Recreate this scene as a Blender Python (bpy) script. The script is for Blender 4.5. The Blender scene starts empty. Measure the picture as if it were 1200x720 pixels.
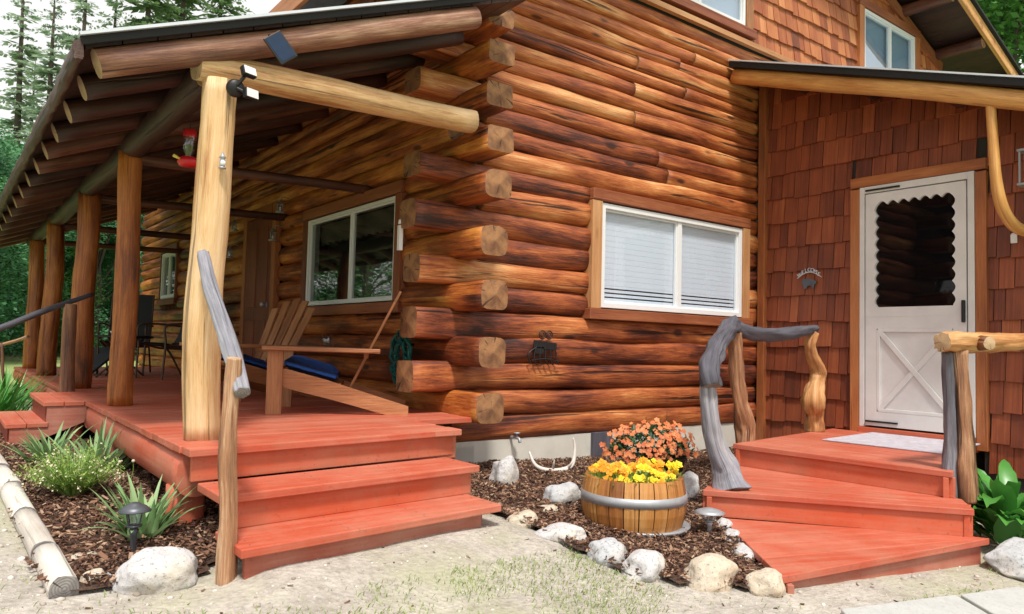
import bpy, math, random
from mathutils import Vector, Matrix, noise
R = random.Random(7)
C = bpy.context.scene.collection
sc = bpy.context.scene
rad = math.radians
V = Vector

# ---------------------------------------------------------------- camera
cam = bpy.data.cameras.new('camera'); co = bpy.data.objects.new('camera', cam); C.objects.link(co)
RW = Matrix(((0.79201507, -0.60998499, 0.02510866),
             (-0.05043535, -0.02438804, 0.99842952),
             (-0.60841467, -0.79203758, -0.0500805)))      # world -> camera rotation
cam.sensor_width = 36; cam.lens = 874.07/1200*36
cam.clip_start = .05; cam.clip_end = 900
co.matrix_world = Matrix.Translation((-3.099, -4.48, 0.95)) @ RW.transposed().to_4x4()
sc.camera = co

# ---------------------------------------------------------------- light
w = bpy.data.worlds.new('World'); sc.world = w; w.use_nodes = True
nt = w.node_tree; bg = nt.nodes['Background']
sky = nt.nodes.new('ShaderNodeTexSky'); sky.sky_type = 'NISHITA'; sky.sun_disc = False
SUN_EL, SUN_AZ = 61, 208          # azimuth measured clockwise from +Y
sky.sun_elevation = rad(SUN_EL); sky.sun_rotation = rad(SUN_AZ)
sky.dust_density = 4; sky.air_density = 1.2
mx = nt.nodes.new('ShaderNodeMix'); mx.data_type = 'RGBA'; mx.inputs[0].default_value = .8
nt.links.new(sky.outputs[0], mx.inputs[6]); mx.inputs[7].default_value = (10.0, 9.7, 9.4, 1)   # thin high cloud
nt.links.new(mx.outputs[2], bg.inputs[0]); bg.inputs[1].default_value = .082
sl = bpy.data.lights.new('sun', 'SUN'); sl.energy = 2.9; sl.angle = rad(8); sl.color = (1, .94, .85)
so = bpy.data.objects.new('sun', sl); C.objects.link(so)
d = V((math.sin(rad(SUN_AZ))*math.cos(rad(SUN_EL)), math.cos(rad(SUN_AZ))*math.cos(rad(SUN_EL)), math.sin(rad(SUN_EL))))
so.rotation_euler = d.to_track_quat('Z', 'Y').to_euler()
sc.view_settings.view_transform = 'Standard'; sc.view_settings.look = 'None'
sc.view_settings.exposure = 0.6; sc.view_settings.gamma = 1

# ---------------------------------------------------------------- helpers
def tag(o, label=None, cat=None, group=None, kind=None):
    if label: o['label'] = label
    if cat: o['category'] = cat
    if group: o['group'] = group
    if kind: o['kind'] = kind
    return o
def thing(name, label, cat, loc=(0, 0, 0), group=None, rz=0):
    o = bpy.data.objects.new(name, None); C.objects.link(o); o.location = loc; o.rotation_euler = (0, 0, rz)
    o.empty_display_size = .1
    return tag(o, label, cat, group)

class MB:
    def __init__(s): s.v = []; s.f = []; s.uv = []; s.t = []; s.m = []; s.sm = []
    def add(s, vs, fs, uvs=None, tone=0.5, mi=0, smooth=False):
        b = len(s.v); s.v += [tuple(p) for p in vs]
        s.t += (tone if isinstance(tone, list) else [tone]*len(vs))
        for k, f in enumerate(fs):
            s.f.append([b+i for i in f])
            s.uv += (uvs[k] if uvs else [(0, 0)]*len(f))
            s.m.append(mi if not isinstance(mi, list) else mi[k])
            s.sm.append(smooth if not isinstance(smooth, list) else smooth[k])
    def obj(s, name, mats, parent=None, bevel=0, local=True):
        me = bpy.data.meshes.new(name)
        vs = s.v
        if parent is not None and local:
            inv = wmat(parent).inverted(); vs = [tuple(inv @ V(p)) for p in vs]
        me.from_pydata(vs, [], s.f)
        if not isinstance(mats, (list, tuple)): mats = [mats]
        for m in mats: me.materials.append(m)
        me.polygons.foreach_set('material_index', s.m)
        me.polygons.foreach_set('use_smooth', s.sm)
        uv = me.uv_layers.new(name='UVMap'); uv.data.foreach_set('uv', [c for p in s.uv for c in p])
        a = me.attributes.new('tone', 'FLOAT', 'POINT'); a.data.foreach_set('value', s.t)
        me.update()
        o = bpy.data.objects.new(name, me); C.objects.link(o)
        if parent is not None: o.parent = parent
        if bevel:
            b = o.modifiers.new('bevel', 'BEVEL'); b.width = bevel; b.segments = 2; b.limit_method = 'ANGLE'; b.angle_limit = rad(40)
        return o
def wmat(o):
    m = Matrix.Translation(o.location) @ o.rotation_euler.to_matrix().to_4x4()
    return (wmat(o.parent) @ m) if o.parent else m
def orig(ob, p):        # set the origin of a top-level single mesh at point p
    p = V(p)
    for v in ob.data.vertices: v.co -= p
    ob.location = p
    return ob

def nz(x, y=0, z=0): return noise.noise(V((x, y, z)))
def box(mb, c, s, rot=None, tone=None, mi=0, jit=0):
    """c centre, s full size; grain runs along the longest side"""
    c = V(c); hx, hy, hz = s[0]/2, s[1]/2, s[2]/2
    M3 = rot if rot is not None else Matrix.Identity(3)
    if tone is None: tone = R.random()
    L = max(range(3), key=lambda i: s[i])
    vs = []; loc = []
    for x in (-hx, hx):
        for y in (-hy, hy):
            for z in (-hz, hz):
                p = V((x+R.uniform(-jit, jit), y+R.uniform(-jit, jit), z+R.uniform(-jit, jit))); loc.append(p); vs.append(c+M3 @ p)
    fs = [(0, 1, 3, 2), (4, 6, 7, 5), (0, 4, 5, 1), (2, 3, 7, 6), (0, 2, 6, 4), (1, 5, 7, 3)]
    nrm = [0, 0, 1, 1, 2, 2]
    ou, ov = R.uniform(0, 50), R.uniform(0, 50)
    uvs = []
    for k, f in enumerate(fs):
        ax = [i for i in range(3) if i != nrm[k]]
        if L in ax: u = L; v = [i for i in ax if i != L][0]
        else: u, v = ax
        uvs.append([(loc[i][u]+ou, loc[i][v]+ov+k*.37) for i in f])
    mb.add(vs, fs, uvs, tone, mi)
def bx(mb, a, b, **k):
    box(mb, [(a[i]+b[i])/2 for i in range(3)], [abs(b[i]-a[i]) for i in range(3)], **k)
def beamrot(p0, p1, up=(0, 0, 1)):
    a = (V(p1)-V(p0)).normalized(); u = V(up); s = u.cross(a).normalized(); u = a.cross(s)
    return Matrix((a, s, u)).transposed()
def bar(mb, p0, p1, wdt, h, up=(0, 0, 1), **k):
    p0, p1 = V(p0), V(p1)
    box(mb, (p0+p1)/2, ((p1-p0).length, wdt, h), rot=beamrot(p0, p1, up), **k)
def rings(mb, cs, axes, rr, sides=12, n=2.0, rough=.0, tone=None, mi=0, cap=None, seed=None, rf=6, dome=.1, smooth=True, ridge=0):
    """sweep; cs centres, axes (side,up) per ring, rr (ra,rb) per ring"""
    if tone is None: tone = R.random()
    if seed is None: seed = R.uniform(0, 100)
    ou, ov = R.uniform(0, 60), R.uniform(0, 60)
    vs = []; fs = []; uvs = []; dist = 0; ds = []; per = 2*math.pi*max(max(r) for r in rr)
    for i, c in enumerate(cs):
        ni = n[i] if isinstance(n, list) else n
        if i: dist += (cs[i]-cs[i-1]).length
        ds.append(dist); s, u = axes[i]; ra, rb = rr[i]
        for k in range(sides):
            t = 2*math.pi*k/sides; ct, st = math.cos(t), math.sin(t)
            x = math.copysign(abs(ct)**(2/ni), ct); y = math.copysign(abs(st)**(2/ni), st)
            m = 1+rough*(nz(ct*1.3+seed, st*1.3, dist*rf*.5)+.5*nz(ct*3+seed, st*3, dist*rf*2))
            if ridge: m += ridge*(abs(nz(ct*3.2+seed, st*3.2+dist*2.2, dist*2.5))*1.6-.35)
            vs.append(c+s*(ra*x*m)+u*(rb*y*m))
    for i in range(len(cs)-1):
        for k in range(sides):
            k2 = (k+1) % sides
            fs.append((i*sides+k, i*sides+k2, (i+1)*sides+k2, (i+1)*sides+k))
            v0, v1 = k/sides*per+ov, (k+1)/sides*per+ov
            uvs.append([(ds[i]+ou, v0), (ds[i]+ou, v1), (ds[i+1]+ou, v1), (ds[i+1]+ou, v0)])
    mis = [mi]*len(fs); sms = [smooth]*len(fs)
    if cap is not None:
        for e, (i0, sg) in enumerate(((0, -1), (len(cs)-1, 1))):
            j = 1 if i0 == 0 else i0-1
            ax = (cs[i0]-cs[j]).normalized(); ra, rb = rr[i0]
            b = len(vs); vs.append(cs[i0]+ax*ra*dome)
            s, u = axes[i0]
            for k in range(sides):
                p = vs[i0*sides+k]; q = vs[i0*sides+(k+1) % sides]
                f = (i0*sides+k, b, i0*sides+(k+1) % sides)
                def uvp(x): dd = x-cs[i0]; return (dd.dot(s), dd.dot(u))
                if sg > 0: f = (f[0], f[2], f[1]); uvs.append([uvp(p), uvp(q), (0, 0)])
                else: uvs.append([uvp(p), (0, 0), uvp(q)])
                fs.append(f); mis.append(cap); sms.append(False)
    mb.add(vs, fs, uvs, tone, mis, sms)
def stubn(t_, k0, n0, n1): return n1+(n0-n1)*max(0, 1-t_/k0)
def log(mb, p0, p1, ra, rb=None, n=2.3, sides=16, step=.12, wob=.008, rough=.06, tone=None, cap=1, taper=0, up=(0, 0, 1), rf=4, stub=0, sqr=4.5):
    rb = rb or ra; p0, p1 = V(p0), V(p1); L = (p1-p0).length; a = (p1-p0)/L
    u = V(up)
    if abs(a.dot(u)) > .95: u = V((0, 1, 0))
    s = u.cross(a).normalized(); u = a.cross(s)
    N = max(2, int(L/step)); sd = R.uniform(0, 100)
    cs = []; rr = []
    for i in range(N+1):
        t = i/N
        cs.append(p0.lerp(p1, t)+s*wob*2*nz(t*L*.9+sd, 3)+u*wob*2*nz(t*L*.9+sd, 9))
        k = 1-taper*t+rough*.6*nz(t*L*1.1+sd, 20)
        rr.append((ra*k, rb*k))
    if stub:      # squared off by the axe at the protruding end, rounder along the wall
        n = [n+sqr*max(0, min(1, (stub-(p-p0).length)/.12)) for p in cs]
    rings(mb, cs, [(s, u)]*(N+1), rr, sides, n, rough, tone, 0, cap, sd, rf)
def frames(pts):
    out = []; ps = None
    for i, p in enumerate(pts):
        a = (pts[min(i+1, len(pts)-1)]-pts[max(i-1, 0)]).normalized()
        if ps is None:
            h = V((0, 0, 1)) if abs(a.z) < .8 else V((0, 1, 0)); s = h.cross(a).normalized()
        else: s = (ps-a*ps.dot(a)).normalized()
        out.append((s, a.cross(s))); ps = s
    return out
def smoothpts(pts, r, sub=5):
    P = [V(p) for p in pts]; out = []; ro = []
    for i in range(len(P)-1):
        p0, p1, p2, p3 = P[max(i-1, 0)], P[i], P[i+1], P[min(i+2, len(P)-1)]
        for k in range(sub):
            t = k/sub
            out.append(.5*((2*p1)+(p2-p0)*t+(2*p0-5*p1+4*p2-p3)*t*t+(3*p1-p0-3*p2+p3)*t**3)); ro.append(r[i]*(1-t)+r[i+1]*t)
    out.append(P[-1]); ro.append(r[-1]); return out, ro
def tube(mb, pts, r, sides=10, rough=0, tone=None, cap=1, mi=0, sub=5, n=2, rf=6, flat=1, dome=.1, ridge=0):
    if isinstance(r, (int, float)): r = [r]*len(pts)
    p, rr = smoothpts(pts, r, sub) if sub > 1 else ([V(x) for x in pts], r)
    rings(mb, p, frames(p), [(a, a*flat) for a in rr], sides, n, rough, tone, mi, cap, rf=rf, dome=dome, ridge=ridge)
def lathe(mb, c, prof, sides=24, tone=.5, mi=0, ax=None, smooth=True):
    """prof [(r,z)] about axis through c"""
    c = V(c); M3 = ax if ax is not None else Matrix.Identity(3)
    vs = []; fs = []; uvs = []
    for r, z in prof:
        for k in range(sides):
            t = 2*math.pi*k/sides; vs.append(c+M3 @ V((r*math.cos(t), r*math.sin(t), z)))
    for i in range(len(prof)-1):
        for k in range(sides):
            k2 = (k+1) % sides; fs.append((i*sides+k, i*sides+k2, (i+1)*sides+k2, (i+1)*sides+k))
            uvs.append([(prof[i][1], k/sides), (prof[i][1], (k+1)/sides), (prof[i+1][1], (k+1)/sides), (prof[i+1][1], k/sides)])
    mb.add(vs, fs, uvs, tone, mi, smooth)
def quad(mb, a, b, c, d, tone=.5, mi=0): mb.add([a, b, c, d], [(0, 1, 2, 3)], [[(0, 0), (1, 0), (1, 1), (0, 1)]], tone, mi)
def copy_tree(o, parent=None):
    c = o.copy(); C.objects.link(c); c.parent = parent
    for ch in list(o.children):
        copy_tree(ch, c)
    return c

# ---------------------------------------------------------------- materials
class NT:
    def __init__(s, name):
        s.m = bpy.data.materials.new(name); s.m.use_nodes = True; s.t = s.m.node_tree; s.b = s.t.nodes['Principled BSDF']
    def n(s, ty, **k):
        o = s.t.nodes.new('ShaderNode'+ty)
        for a, b in k.items(): setattr(o, a, b)
        return o
    def l(s, a, b): s.t.links.new(a, b)
    def attr(s, nm='tone'): o = s.n('Attribute'); o.attribute_name = nm; return o.outputs['Fac']
    def uv(s, sx=1, sy=1, gen=False):
        tc = s.n('TexCoord'); mp = s.n('Mapping'); mp.inputs['Scale'].default_value = (sx, sy, 1) if not isinstance(sx, tuple) else sx
        s.l(tc.outputs['Object' if gen else 'UV'], mp.inputs[0]); return mp.outputs[0]
    def noise(s, vec, sc=1, det=4, rough=.6, dist=0):
        o = s.n('TexNoise'); o.inputs['Scale'].default_value = sc; o.inputs['Detail'].default_value = det; o.inputs['Roughness'].default_value = rough; o.inputs['Distortion'].default_value = dist
        if vec is not None: s.l(vec, o.inputs['Vector'])
        return o.outputs['Fac']
    def vor(s, vec, sc=1, feat='F1'):
        o = s.n('TexVoronoi', feature=feat); o.inputs['Scale'].default_value = sc; s.l(vec, o.inputs['Vector']); return o
    def math(s, op, a, b=None, c=None, clamp=False):
        o = s.n('Math', operation=op); o.use_clamp = clamp
        for i, x in enumerate((a, b, c)):
            if x is None: continue
            if isinstance(x, (int, float)): o.inputs[i].default_value = x
            else: s.l(x, o.inputs[i])
        return o.outputs[0]
    def ramp(s, f, stops, interp='LINEAR'):
        o = s.n('ValToRGB'); e = o.color_ramp.elements; o.color_ramp.interpolation = interp
        while len(e) < len(stops): e.new(.5)
        for i, (p, c) in enumerate(stops):
            e[i].position = p; e[i].color = (c[0], c[1], c[2], 1) if isinstance(c, tuple) else (c, c, c, 1)
        s.l(f, o.inputs[0]); return o.outputs[0]
    def mix(s, f, a, b, mode='MIX'):
        o = s.n('Mix', data_type='RGBA', blend_type=mode)
        for i, x in ((0, f), (6, a), (7, b)):
            if isinstance(x, (int, float)): o.inputs[i].default_value = x
            elif isinstance(x, tuple): o.inputs[i].default_value = (*x, 1)
            else: s.l(x, o.inputs[i])
        return o.outputs[2]
    def bump(s, h, st=.3, dist=.01):
        o = s.n('Bump'); o.inputs['Strength'].default_value = st; o.inputs['Distance'].default_value = dist
        s.l(h, o.inputs['Height']); s.l(o.outputs[0], s.b.inputs['Normal'])
    def col(s, c):
        if isinstance(c, tuple): s.b.inputs['Base Color'].default_value = (*c, 1)
        else: s.l(c, s.b.inputs['Base Color'])
    def rough(s, r):
        if isinstance(r, (int, float)): s.b.inputs['Roughness'].default_value = r
        else: s.l(r, s.b.inputs['Roughness'])
        return s.m

def plain(name, c, r=.6, metal=0, var=.15, sc=12, bump=.1):
    t = NT(name); f = t.noise(t.uv((1, 1, 1), gen=True), sc, 4)
    t.col(t.mix(f, tuple(x*(1-var) for x in c), tuple(min(1, x*(1+var)) for x in c)))
    t.b.inputs['Metallic'].default_value = metal
    if bump: t.bump(f, bump, .004)
    return t.rough(r)

def wood(name, stops, crack=.75, knots=1, rough=.5, su=1.0, tonew=.35, bump=.5, coat=0, con=1.55, off=.62, ckf=24):
    t = NT(name)
    st = t.noise(t.uv(1.3*su, 17), 1, 9, .72, .5)            # broad streaks along the log
    fine = t.noise(t.uv(5*su, 110), 1, 8, .8, .2)           # grain
    hair = t.noise(t.uv(1.6*su, 60), 1, 5, .7, .2)           # hairline checks
    bl = t.noise(t.uv(1.1*su, 2.6), 1, 3, .55)               # blotches
    ck = t.noise(t.uv(.55*su, ckf), 1, 4, .6, .35)            # drying cracks
    a = t.attr()
    f = t.math('ADD', t.math('MULTIPLY', st, .75), t.math('MULTIPLY', t.math('SUBTRACT', fine, .25), .70))
    f = t.math('ADD', f, t.math('MULTIPLY', bl, .8))
    f = t.math('ADD', f, t.math('MULTIPLY', t.math('SUBTRACT', a, .5), tonew))
    f = t.math('MULTIPLY', t.math('SUBTRACT', f, off), con, clamp=True)
    c = t.ramp(f, stops)
    if crack:
        cm = t.ramp(ck, [(0, 0.0), (.60, 0.0), (.66, 1.0), (1, 1.0)])
        cm2 = t.math('MULTIPLY', cm, crack)
        dk = stops[0][1]
        c = t.mix(cm2, c, tuple(x*.35 for x in dk))
    hm = t.ramp(hair, [(0, 0.), (.61, 0.), (.66, .55), (1, .55)])
    c = t.mix(hm, c, tuple(x*.6 for x in stops[0][1]))
    if knots:
        vo = t.vor(t.uv(1.6, 4.2), 1)
        rng = t.math('GREATER_THAN', t.n('SeparateColor').outputs[0] if False else vo.outputs['Distance'], 2)
        kn = t.ramp(vo.outputs['Distance'], [(0, 1.0), (.07, 1.0), (.13, 0.0), (1, 0.0)])
        c = t.mix(t.math('MULTIPLY', kn, .85*knots), c, tuple(x*.8 for x in stops[0][1]))
    t.col(c)
    h = t.math('ADD', t.math('MULTIPLY', fine, .45), t.math('MULTIPLY', st, .8))
    if crack: h = t.math('SUBTRACT', h, t.math('MULTIPLY', cm, .9))
    t.bump(h, bump, .012)
    if coat: t.b.inputs['Coat Weight'].default_value = coat; t.b.inputs['Coat Roughness'].default_value = .35
    t.rough(t.math('ADD', t.math('MULTIPLY', fine, .3), rough-.15))
    return t.m
LOG = wood('stained_log', [(0, (.028, .008, .006)), (.2, (.125, .027, .012)), (.45, (.33, .083, .024)), (.7, (.53, .18, .052)), (1, (.76, .42, .18))], crack=.9, tonew=.38, con=1.85, off=.675, ckf=17, bump=.7)
LOGD = wood('porch_log', [(0, (.03, .008, .004)), (.25, (.14, .030, .009)), (.5, (.38, .098, .020)), (.8, (.62, .24, .045)), (1, (.74, .36, .10))], crack=.8, con=1.8, off=.69, ckf=18, bump=.7)
KNOTW = wood('knotty_tan_wood', [(0, (.06, .022, .010)), (.3, (.26, .09, .028)), (.6, (.50, .235, .08)), (1, (.68, .42, .2))], crack=.8, knots=1, con=1.9, off=.72, ckf=16, bump=.8)
POST = wood('peeled_post', [(0, (.14, .06, .022)), (.25, (.40, .19, .07)), (.55, (.62, .39, .18)), (1, (.78, .58, .36))], crack=.6, knots=1, rough=.45, tonew=.3, bump=.6, con=1.9, off=.72)
POSTO = wood('orange_post', [(0, (.07, .018, .006)), (.3, (.28, .075, .015)), (.65, (.50, .17, .032)), (1, (.68, .33, .09))], crack=.6, knots=1, rough=.45, tonew=.3, bump=.6, con=1.9, off=.70)
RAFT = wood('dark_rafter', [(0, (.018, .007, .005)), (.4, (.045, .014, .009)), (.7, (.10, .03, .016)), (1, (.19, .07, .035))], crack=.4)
RAKE = wood('rake_log', [(0, (.03, .014, .012)), (.4, (.12, .048, .032)), (.7, (.27, .125, .075)), (1, (.48, .30, .2))], crack=.8, con=1.9, off=.72)
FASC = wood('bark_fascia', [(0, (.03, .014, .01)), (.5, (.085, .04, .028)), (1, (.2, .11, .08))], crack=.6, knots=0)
GOLD = wood('gold_log', [(0, (.18, .065, .02)), (.4, (.46, .19, .05)), (.7, (.64, .33, .1)), (1, (.78, .5, .2))], crack=.45, rough=.42)
TRIMT = wood('tan_trim', [(0, (.17, .065, .024)), (.5, (.42, .19, .075)), (1, (.58, .32, .15))], crack=.3, knots=.4)
TRIMR = wood('red_trim', [(0, (.10, .025, .012)), (.5, (.24, .065, .026)), (1, (.36, .13, .055))], crack=.3, knots=.3)
TRIMO = wood('orange_trim', [(0, (.16, .045, .014)), (.5, (.38, .12, .036)), (1, (.52, .21, .075))], crack=.3, knots=.3)
GREYW = wood('weathered_grey', [(0, (.06, .06, .075)), (.4, (.15, .15, .18)), (.7, (.29, .29, .33)), (1, (.50, .49, .50))], crack=.6, knots=.3, rough=.8)
DARKDRIFT = wood('dark_driftwood', [(0, (.03, .03, .042)), (.5, (.085, .083, .105)), (1, (.2, .19, .22))], crack=.6, knots=.3, rough=.7)
BRDRIFT = wood('brown_driftwood', [(0, (.05, .025, .02)), (.4, (.19, .085, .045)), (.7, (.40, .20, .10)), (1, (.62, .42, .27))], crack=.85, con=1.9, off=.70, ckf=16, bump=.8, knots=.5, rough=.55)
CHAIRW = wood('chair_wood', [(0, (.13, .045, .018)), (.5, (.36, .14, .055)), (1, (.58, .29, .13))], crack=.25, knots=.4)
BARRELW = wood('barrel_stave', [(0, (.10, .035, .010)), (.4, (.30, .11, .026)), (.7, (.46, .20, .05)), (1, (.58, .31, .11))], crack=.7, knots=.3)
EDGEW = wood('pale_log', [(0, (.38, .34, .30)), (.5, (.58, .54, .49)), (1, (.74, .70, .65))], crack=.5, knots=.3, rough=.85)
DOORW = wood('brown_door', [(0, (.06, .014, .008)), (.5, (.17, .036, .018)), (1, (.27, .07, .03))], crack=0, knots=0)

def endgrain(name, c0, c1, c2):
    t = NT(name); tc = t.n('TexCoord'); ln = t.n('VectorMath', operation='LENGTH'); t.l(tc.outputs['UV'], ln.inputs[0])
    nn = t.noise(t.uv(14, 14), 1, 3); r = t.math('ADD', ln.outputs['Value'], t.math('MULTIPLY', nn, .02))
    w_ = t.math('SINE', t.math('MULTIPLY', r, 620)); w_ = t.math('MULTIPLY_ADD', w_, .5, .5)
    sx = t.n('SeparateXYZ'); t.l(tc.outputs['UV'], sx.inputs[0]); an = t.math('ARCTAN2', sx.outputs[1], sx.outputs[0])
    cb = t.n('CombineXYZ'); t.l(t.math('MULTIPLY', an, 2.2), cb.inputs[0]); t.l(t.math('MULTIPLY', ln.outputs['Value'], 3), cb.inputs[1]); t.l(t.attr(), cb.inputs[2])
    cb2 = t.math('MULTIPLY', t.attr(), 37.0); t.l(cb2, cb.inputs[2]); ck = t.noise(cb.outputs[0], 1.5, 3, .5); cm = t.ramp(ck, [(0, 0.), (.63, 0.), (.67, 1.), (1, 1.)])
    big = t.noise(t.uv(9, 9), 1, 4)
    c = t.mix(w_, c0, c1); c = t.mix(t.ramp(big, [(.35, 0.), (.65, 1.)]), c, c2); c = t.mix(t.math('MULTIPLY', cm, .85), c, (.02, .009, .006))
    t.col(c); t.bump(t.math('SUBTRACT', w_, t.math('MULTIPLY', cm, 3)), .25, .004); return t.rough(.75)
END = endgrain('log_end', (.30, .135, .055), (.46, .24, .10), (.15, .065, .032))
ENDL = endgrain('pale_log_end', (.45, .30, .17), (.58, .42, .26), (.38, .25, .14))
ENDG = endgrain('grey_log_end', (.2, .19, .18), (.34, .32, .30), (.14, .13, .13))

def paint(name, base, worn, amount=.5):
    t = NT(name); st = t.noise(t.uv(1.2, 22), 1, 5, .65, .3); bl = t.noise(t.uv((1.2, 1.2, 1.2), gen=True), 1.6, 5, .65)
    f = t.math('ADD', t.math('MULTIPLY', st, .5), t.math('MULTIPLY', bl, .7))
    c = t.mix(t.ramp(f, [(.47, 0.), (.74, amount)]), base, worn)
    c = t.mix(t.math('MULTIPLY', t.math('SUBTRACT', t.attr(), .5), .5, clamp=True), c, tuple(x*.65 for x in base))
    sp = t.noise(t.uv((1, 1, 1), gen=True), 38, 5, .8); c = t.mix(t.ramp(sp, [(.58, 0.), (.70, .6)]), c, (.14, .05, .035))
    gm = t.noise(t.uv((1, 1, 1), gen=True), 5, 7, .8); c = t.mix(t.ramp(gm, [(.50, 0.), (.70, .4)]), c, (.30, .15, .09))
    t.col(c); t.bump(t.math('ADD', st, t.math('MULTIPLY', sp, .3)), .3, .004); return t.rough(.55)
RED = paint('red_deck_paint', (.45, .073, .032), (.55, .21, .14), .8)
REDV = paint('red_riser_paint', (.50, .082, .028), (.54, .18, .11), .85)
REDD = paint('dark_red_post_paint', (.20, .028, .016), (.26, .06, .04), .5)
REDF = paint('faded_red_paint', (.36, .075, .040), (.48, .23, .17), .9)

def shake_mat(name, stops):
    t = NT(name); g = t.noise(t.uv(.8, 60), 1, 5, .7, .2); b = t.noise(t.uv(2.2, 6), 1, 3); a = t.attr()
    f = t.math('ADD', t.math('MULTIPLY', g, .5), t.math('ADD', t.math('MULTIPLY', b, .35), t.math('MULTIPLY', a, .5)))
    f = t.math('MULTIPLY', t.math('SUBTRACT', f, .32), 1.5, clamp=True)
    t.col(t.ramp(f, stops)); t.bump(g, .6, .006); return t.rough(.55)
SHR = shake_mat('red_cedar_shake', [(0, (.03, .009, .007)), (.35, (.14, .032, .014)), (.65, (.29, .070, .025)), (1, (.50, .17, .06))])
SHO = shake_mat('orange_cedar_shake', [(0, (.09, .026, .012)), (.4, (.31, .085, .03)), (.7, (.48, .17, .06)), (1, (.66, .30, .13))])

WHITE = plain('white_vinyl', (.74, .75, .77), .4, 0, .05, 30, .03)
DOORWH = plain('white_door_paint', (.68, .67, .67), .5, 0, .16, 6, .12)
CONC = plain('white_foundation', (.60, .58, .52), .85, 0, .22, 5, .4)
METALR = plain('roof_metal', (.34, .37, .42), .35, .6, .1)
BLKEDGE = plain('black_drip_edge', (.012, .012, .015), .8, 0, .2)
BLACK = plain('black_metal', (.018, .018, .02), .45, .3, .2)
PEWTER = plain('pewter_metal', (.11, .12, .14), .45, .6, .25)
STEEL = plain('galvanised_steel', (.38, .40, .43), .5, .5, .2, 25)
BLUE = plain('blue_cushion', (.012, .075, .34), .9, 0, .3, 30, .5)
SLING = plain('grey_sling_fabric', (.035, .038, .045), .8, 0, .25, 60)
TUBE = plain('brown_tube_metal', (.10, .06, .045), .45, .3, .2)
MATR = plain('pale_doormat', (.44, .42, .48), .95, 0, .5, 16, .6)
SOIL = plain('potting_soil', (.035, .022, .015), 1, 0, .4, 40, 1)
TERRA = plain('black_pot', (.02, .02, .022), .6, 0, .2)
DARKIN = plain('dark_interior', (.03, .028, .026), .9)
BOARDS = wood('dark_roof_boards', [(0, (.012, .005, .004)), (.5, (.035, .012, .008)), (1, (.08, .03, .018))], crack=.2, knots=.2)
HOSE = plain('green_hose_rubber', (.01, .16, .15), .35, 0, .2)
BLIND = plain('white_blind', (.70, .74, .82), .7, 0, .05, 3, 0)
ROOMDARK = plain('painted_room_dark', (.05, .045, .045), .9)  # dark colour standing in for the unlit room behind the porch windows
VALANCE = plain('tan_valance', (.30, .25, .19), .9, 0, .25, 6)
REDPL = plain('red_plastic', (.55, .015, .02), .3, 0, .1)
YELP = plain('yellow_plastic', (.75, .60, .12), .5, 0, .1)
SOLAR = plain('solar_cells', (.012, .03, .07), .15, .2, .3, 40, 0)
SILV = plain('silver_rim', (.62, .66, .72), .4, .3, .1)
ANTL = plain('bone_antler', (.66, .62, .58), .7, 0, .12, 12, .4)
def glass(name, tint, refl, dark=None, ior=1.5):
    t = NT(name); t.t.nodes.remove(t.b); out = t.t.nodes['Material Output']
    fr = t.n('Fresnel'); ge = t.n('NewGeometry'); t.l(t.math('MULTIPLY_ADD', ge.outputs['Backfacing'], 1/ior-ior, ior), fr.inputs[0])   # same on both faces
    gl = t.n('BsdfGlossy'); gl.inputs['Roughness'].default_value = .02; gl.inputs['Color'].default_value = (.95, .97, 1, 1)
    tr = t.n('BsdfTransparent') if dark is None else t.n('BsdfDiffuse'); tr.inputs[0].default_value = (*(tint if dark is None else dark), 1)
    bp = t.n('Bump'); bp.inputs['Strength'].default_value = .06; bp.inputs['Distance'].default_value = .02
    nn = t.noise(t.uv((1, 1, 1), gen=True), 2.2, 2); t.l(nn, bp.inputs['Height']); t.l(bp.outputs[0], gl.inputs['Normal'])
    m = t.n('MixShader'); f = t.math('ADD', fr.outputs[0], refl, clamp=True)
    t.l(f, m.inputs[0]); t.l(tr.outputs[0], m.inputs[1]); t.l(gl.outputs[0], m.inputs[2]); t.l(m.outputs[0], out.inputs[0]); return t.m
GLASS = glass('window_glass', (.93, .97, 1), .07)
GLASSU = glass('upper_window_glass', (.62, .76, .86), .25)
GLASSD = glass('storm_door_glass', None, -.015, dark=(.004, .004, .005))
GLASSP = glass('porch_window_glass', (.5, .55, .55), .16)
CLEAR = glass('clear_glass', (.85, .88, .9), .08)

def rockmat(name, a, b, stain):
    t = NT(name); v = t.uv((1, 1, 1), gen=True)
    f = t.noise(v, 7, 8, .75); sp = t.noise(v, 65, 3, .7); st = t.noise(v, 3.2, 4, .6); cr = t.noise(v, 5, 4, .6, 1.2)
    c = t.mix(f, a, b); c = t.mix(t.ramp(st, [(.5, 0.), (.68, .75)]), c, stain)
    c = t.mix(t.ramp(sp, [(.56, 0.), (.66, .7)]), c, (.16, .16, .17))
    c = t.mix(t.ramp(cr, [(.48, 0.), (.497, .22), (.503, .22), (.52, 0.)]), c, tuple(x*.6 for x in a))
    t.col(c); t.bump(t.math('ADD', f, t.math('MULTIPLY', sp, .3)), .5, .02); return t.rough(.85)
ROCKW = rockmat('white_granite', (.40, .40, .42), (.62, .61, .60), (.62, .55, .44))
ROCKT = rockmat('tan_granite', (.44, .37, .28), (.64, .57, .47), (.66, .50, .34))
ROCKG = rockmat('grey_granite', (.30, .32, .35), (.62, .63, .64), (.5, .44, .36))

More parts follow.
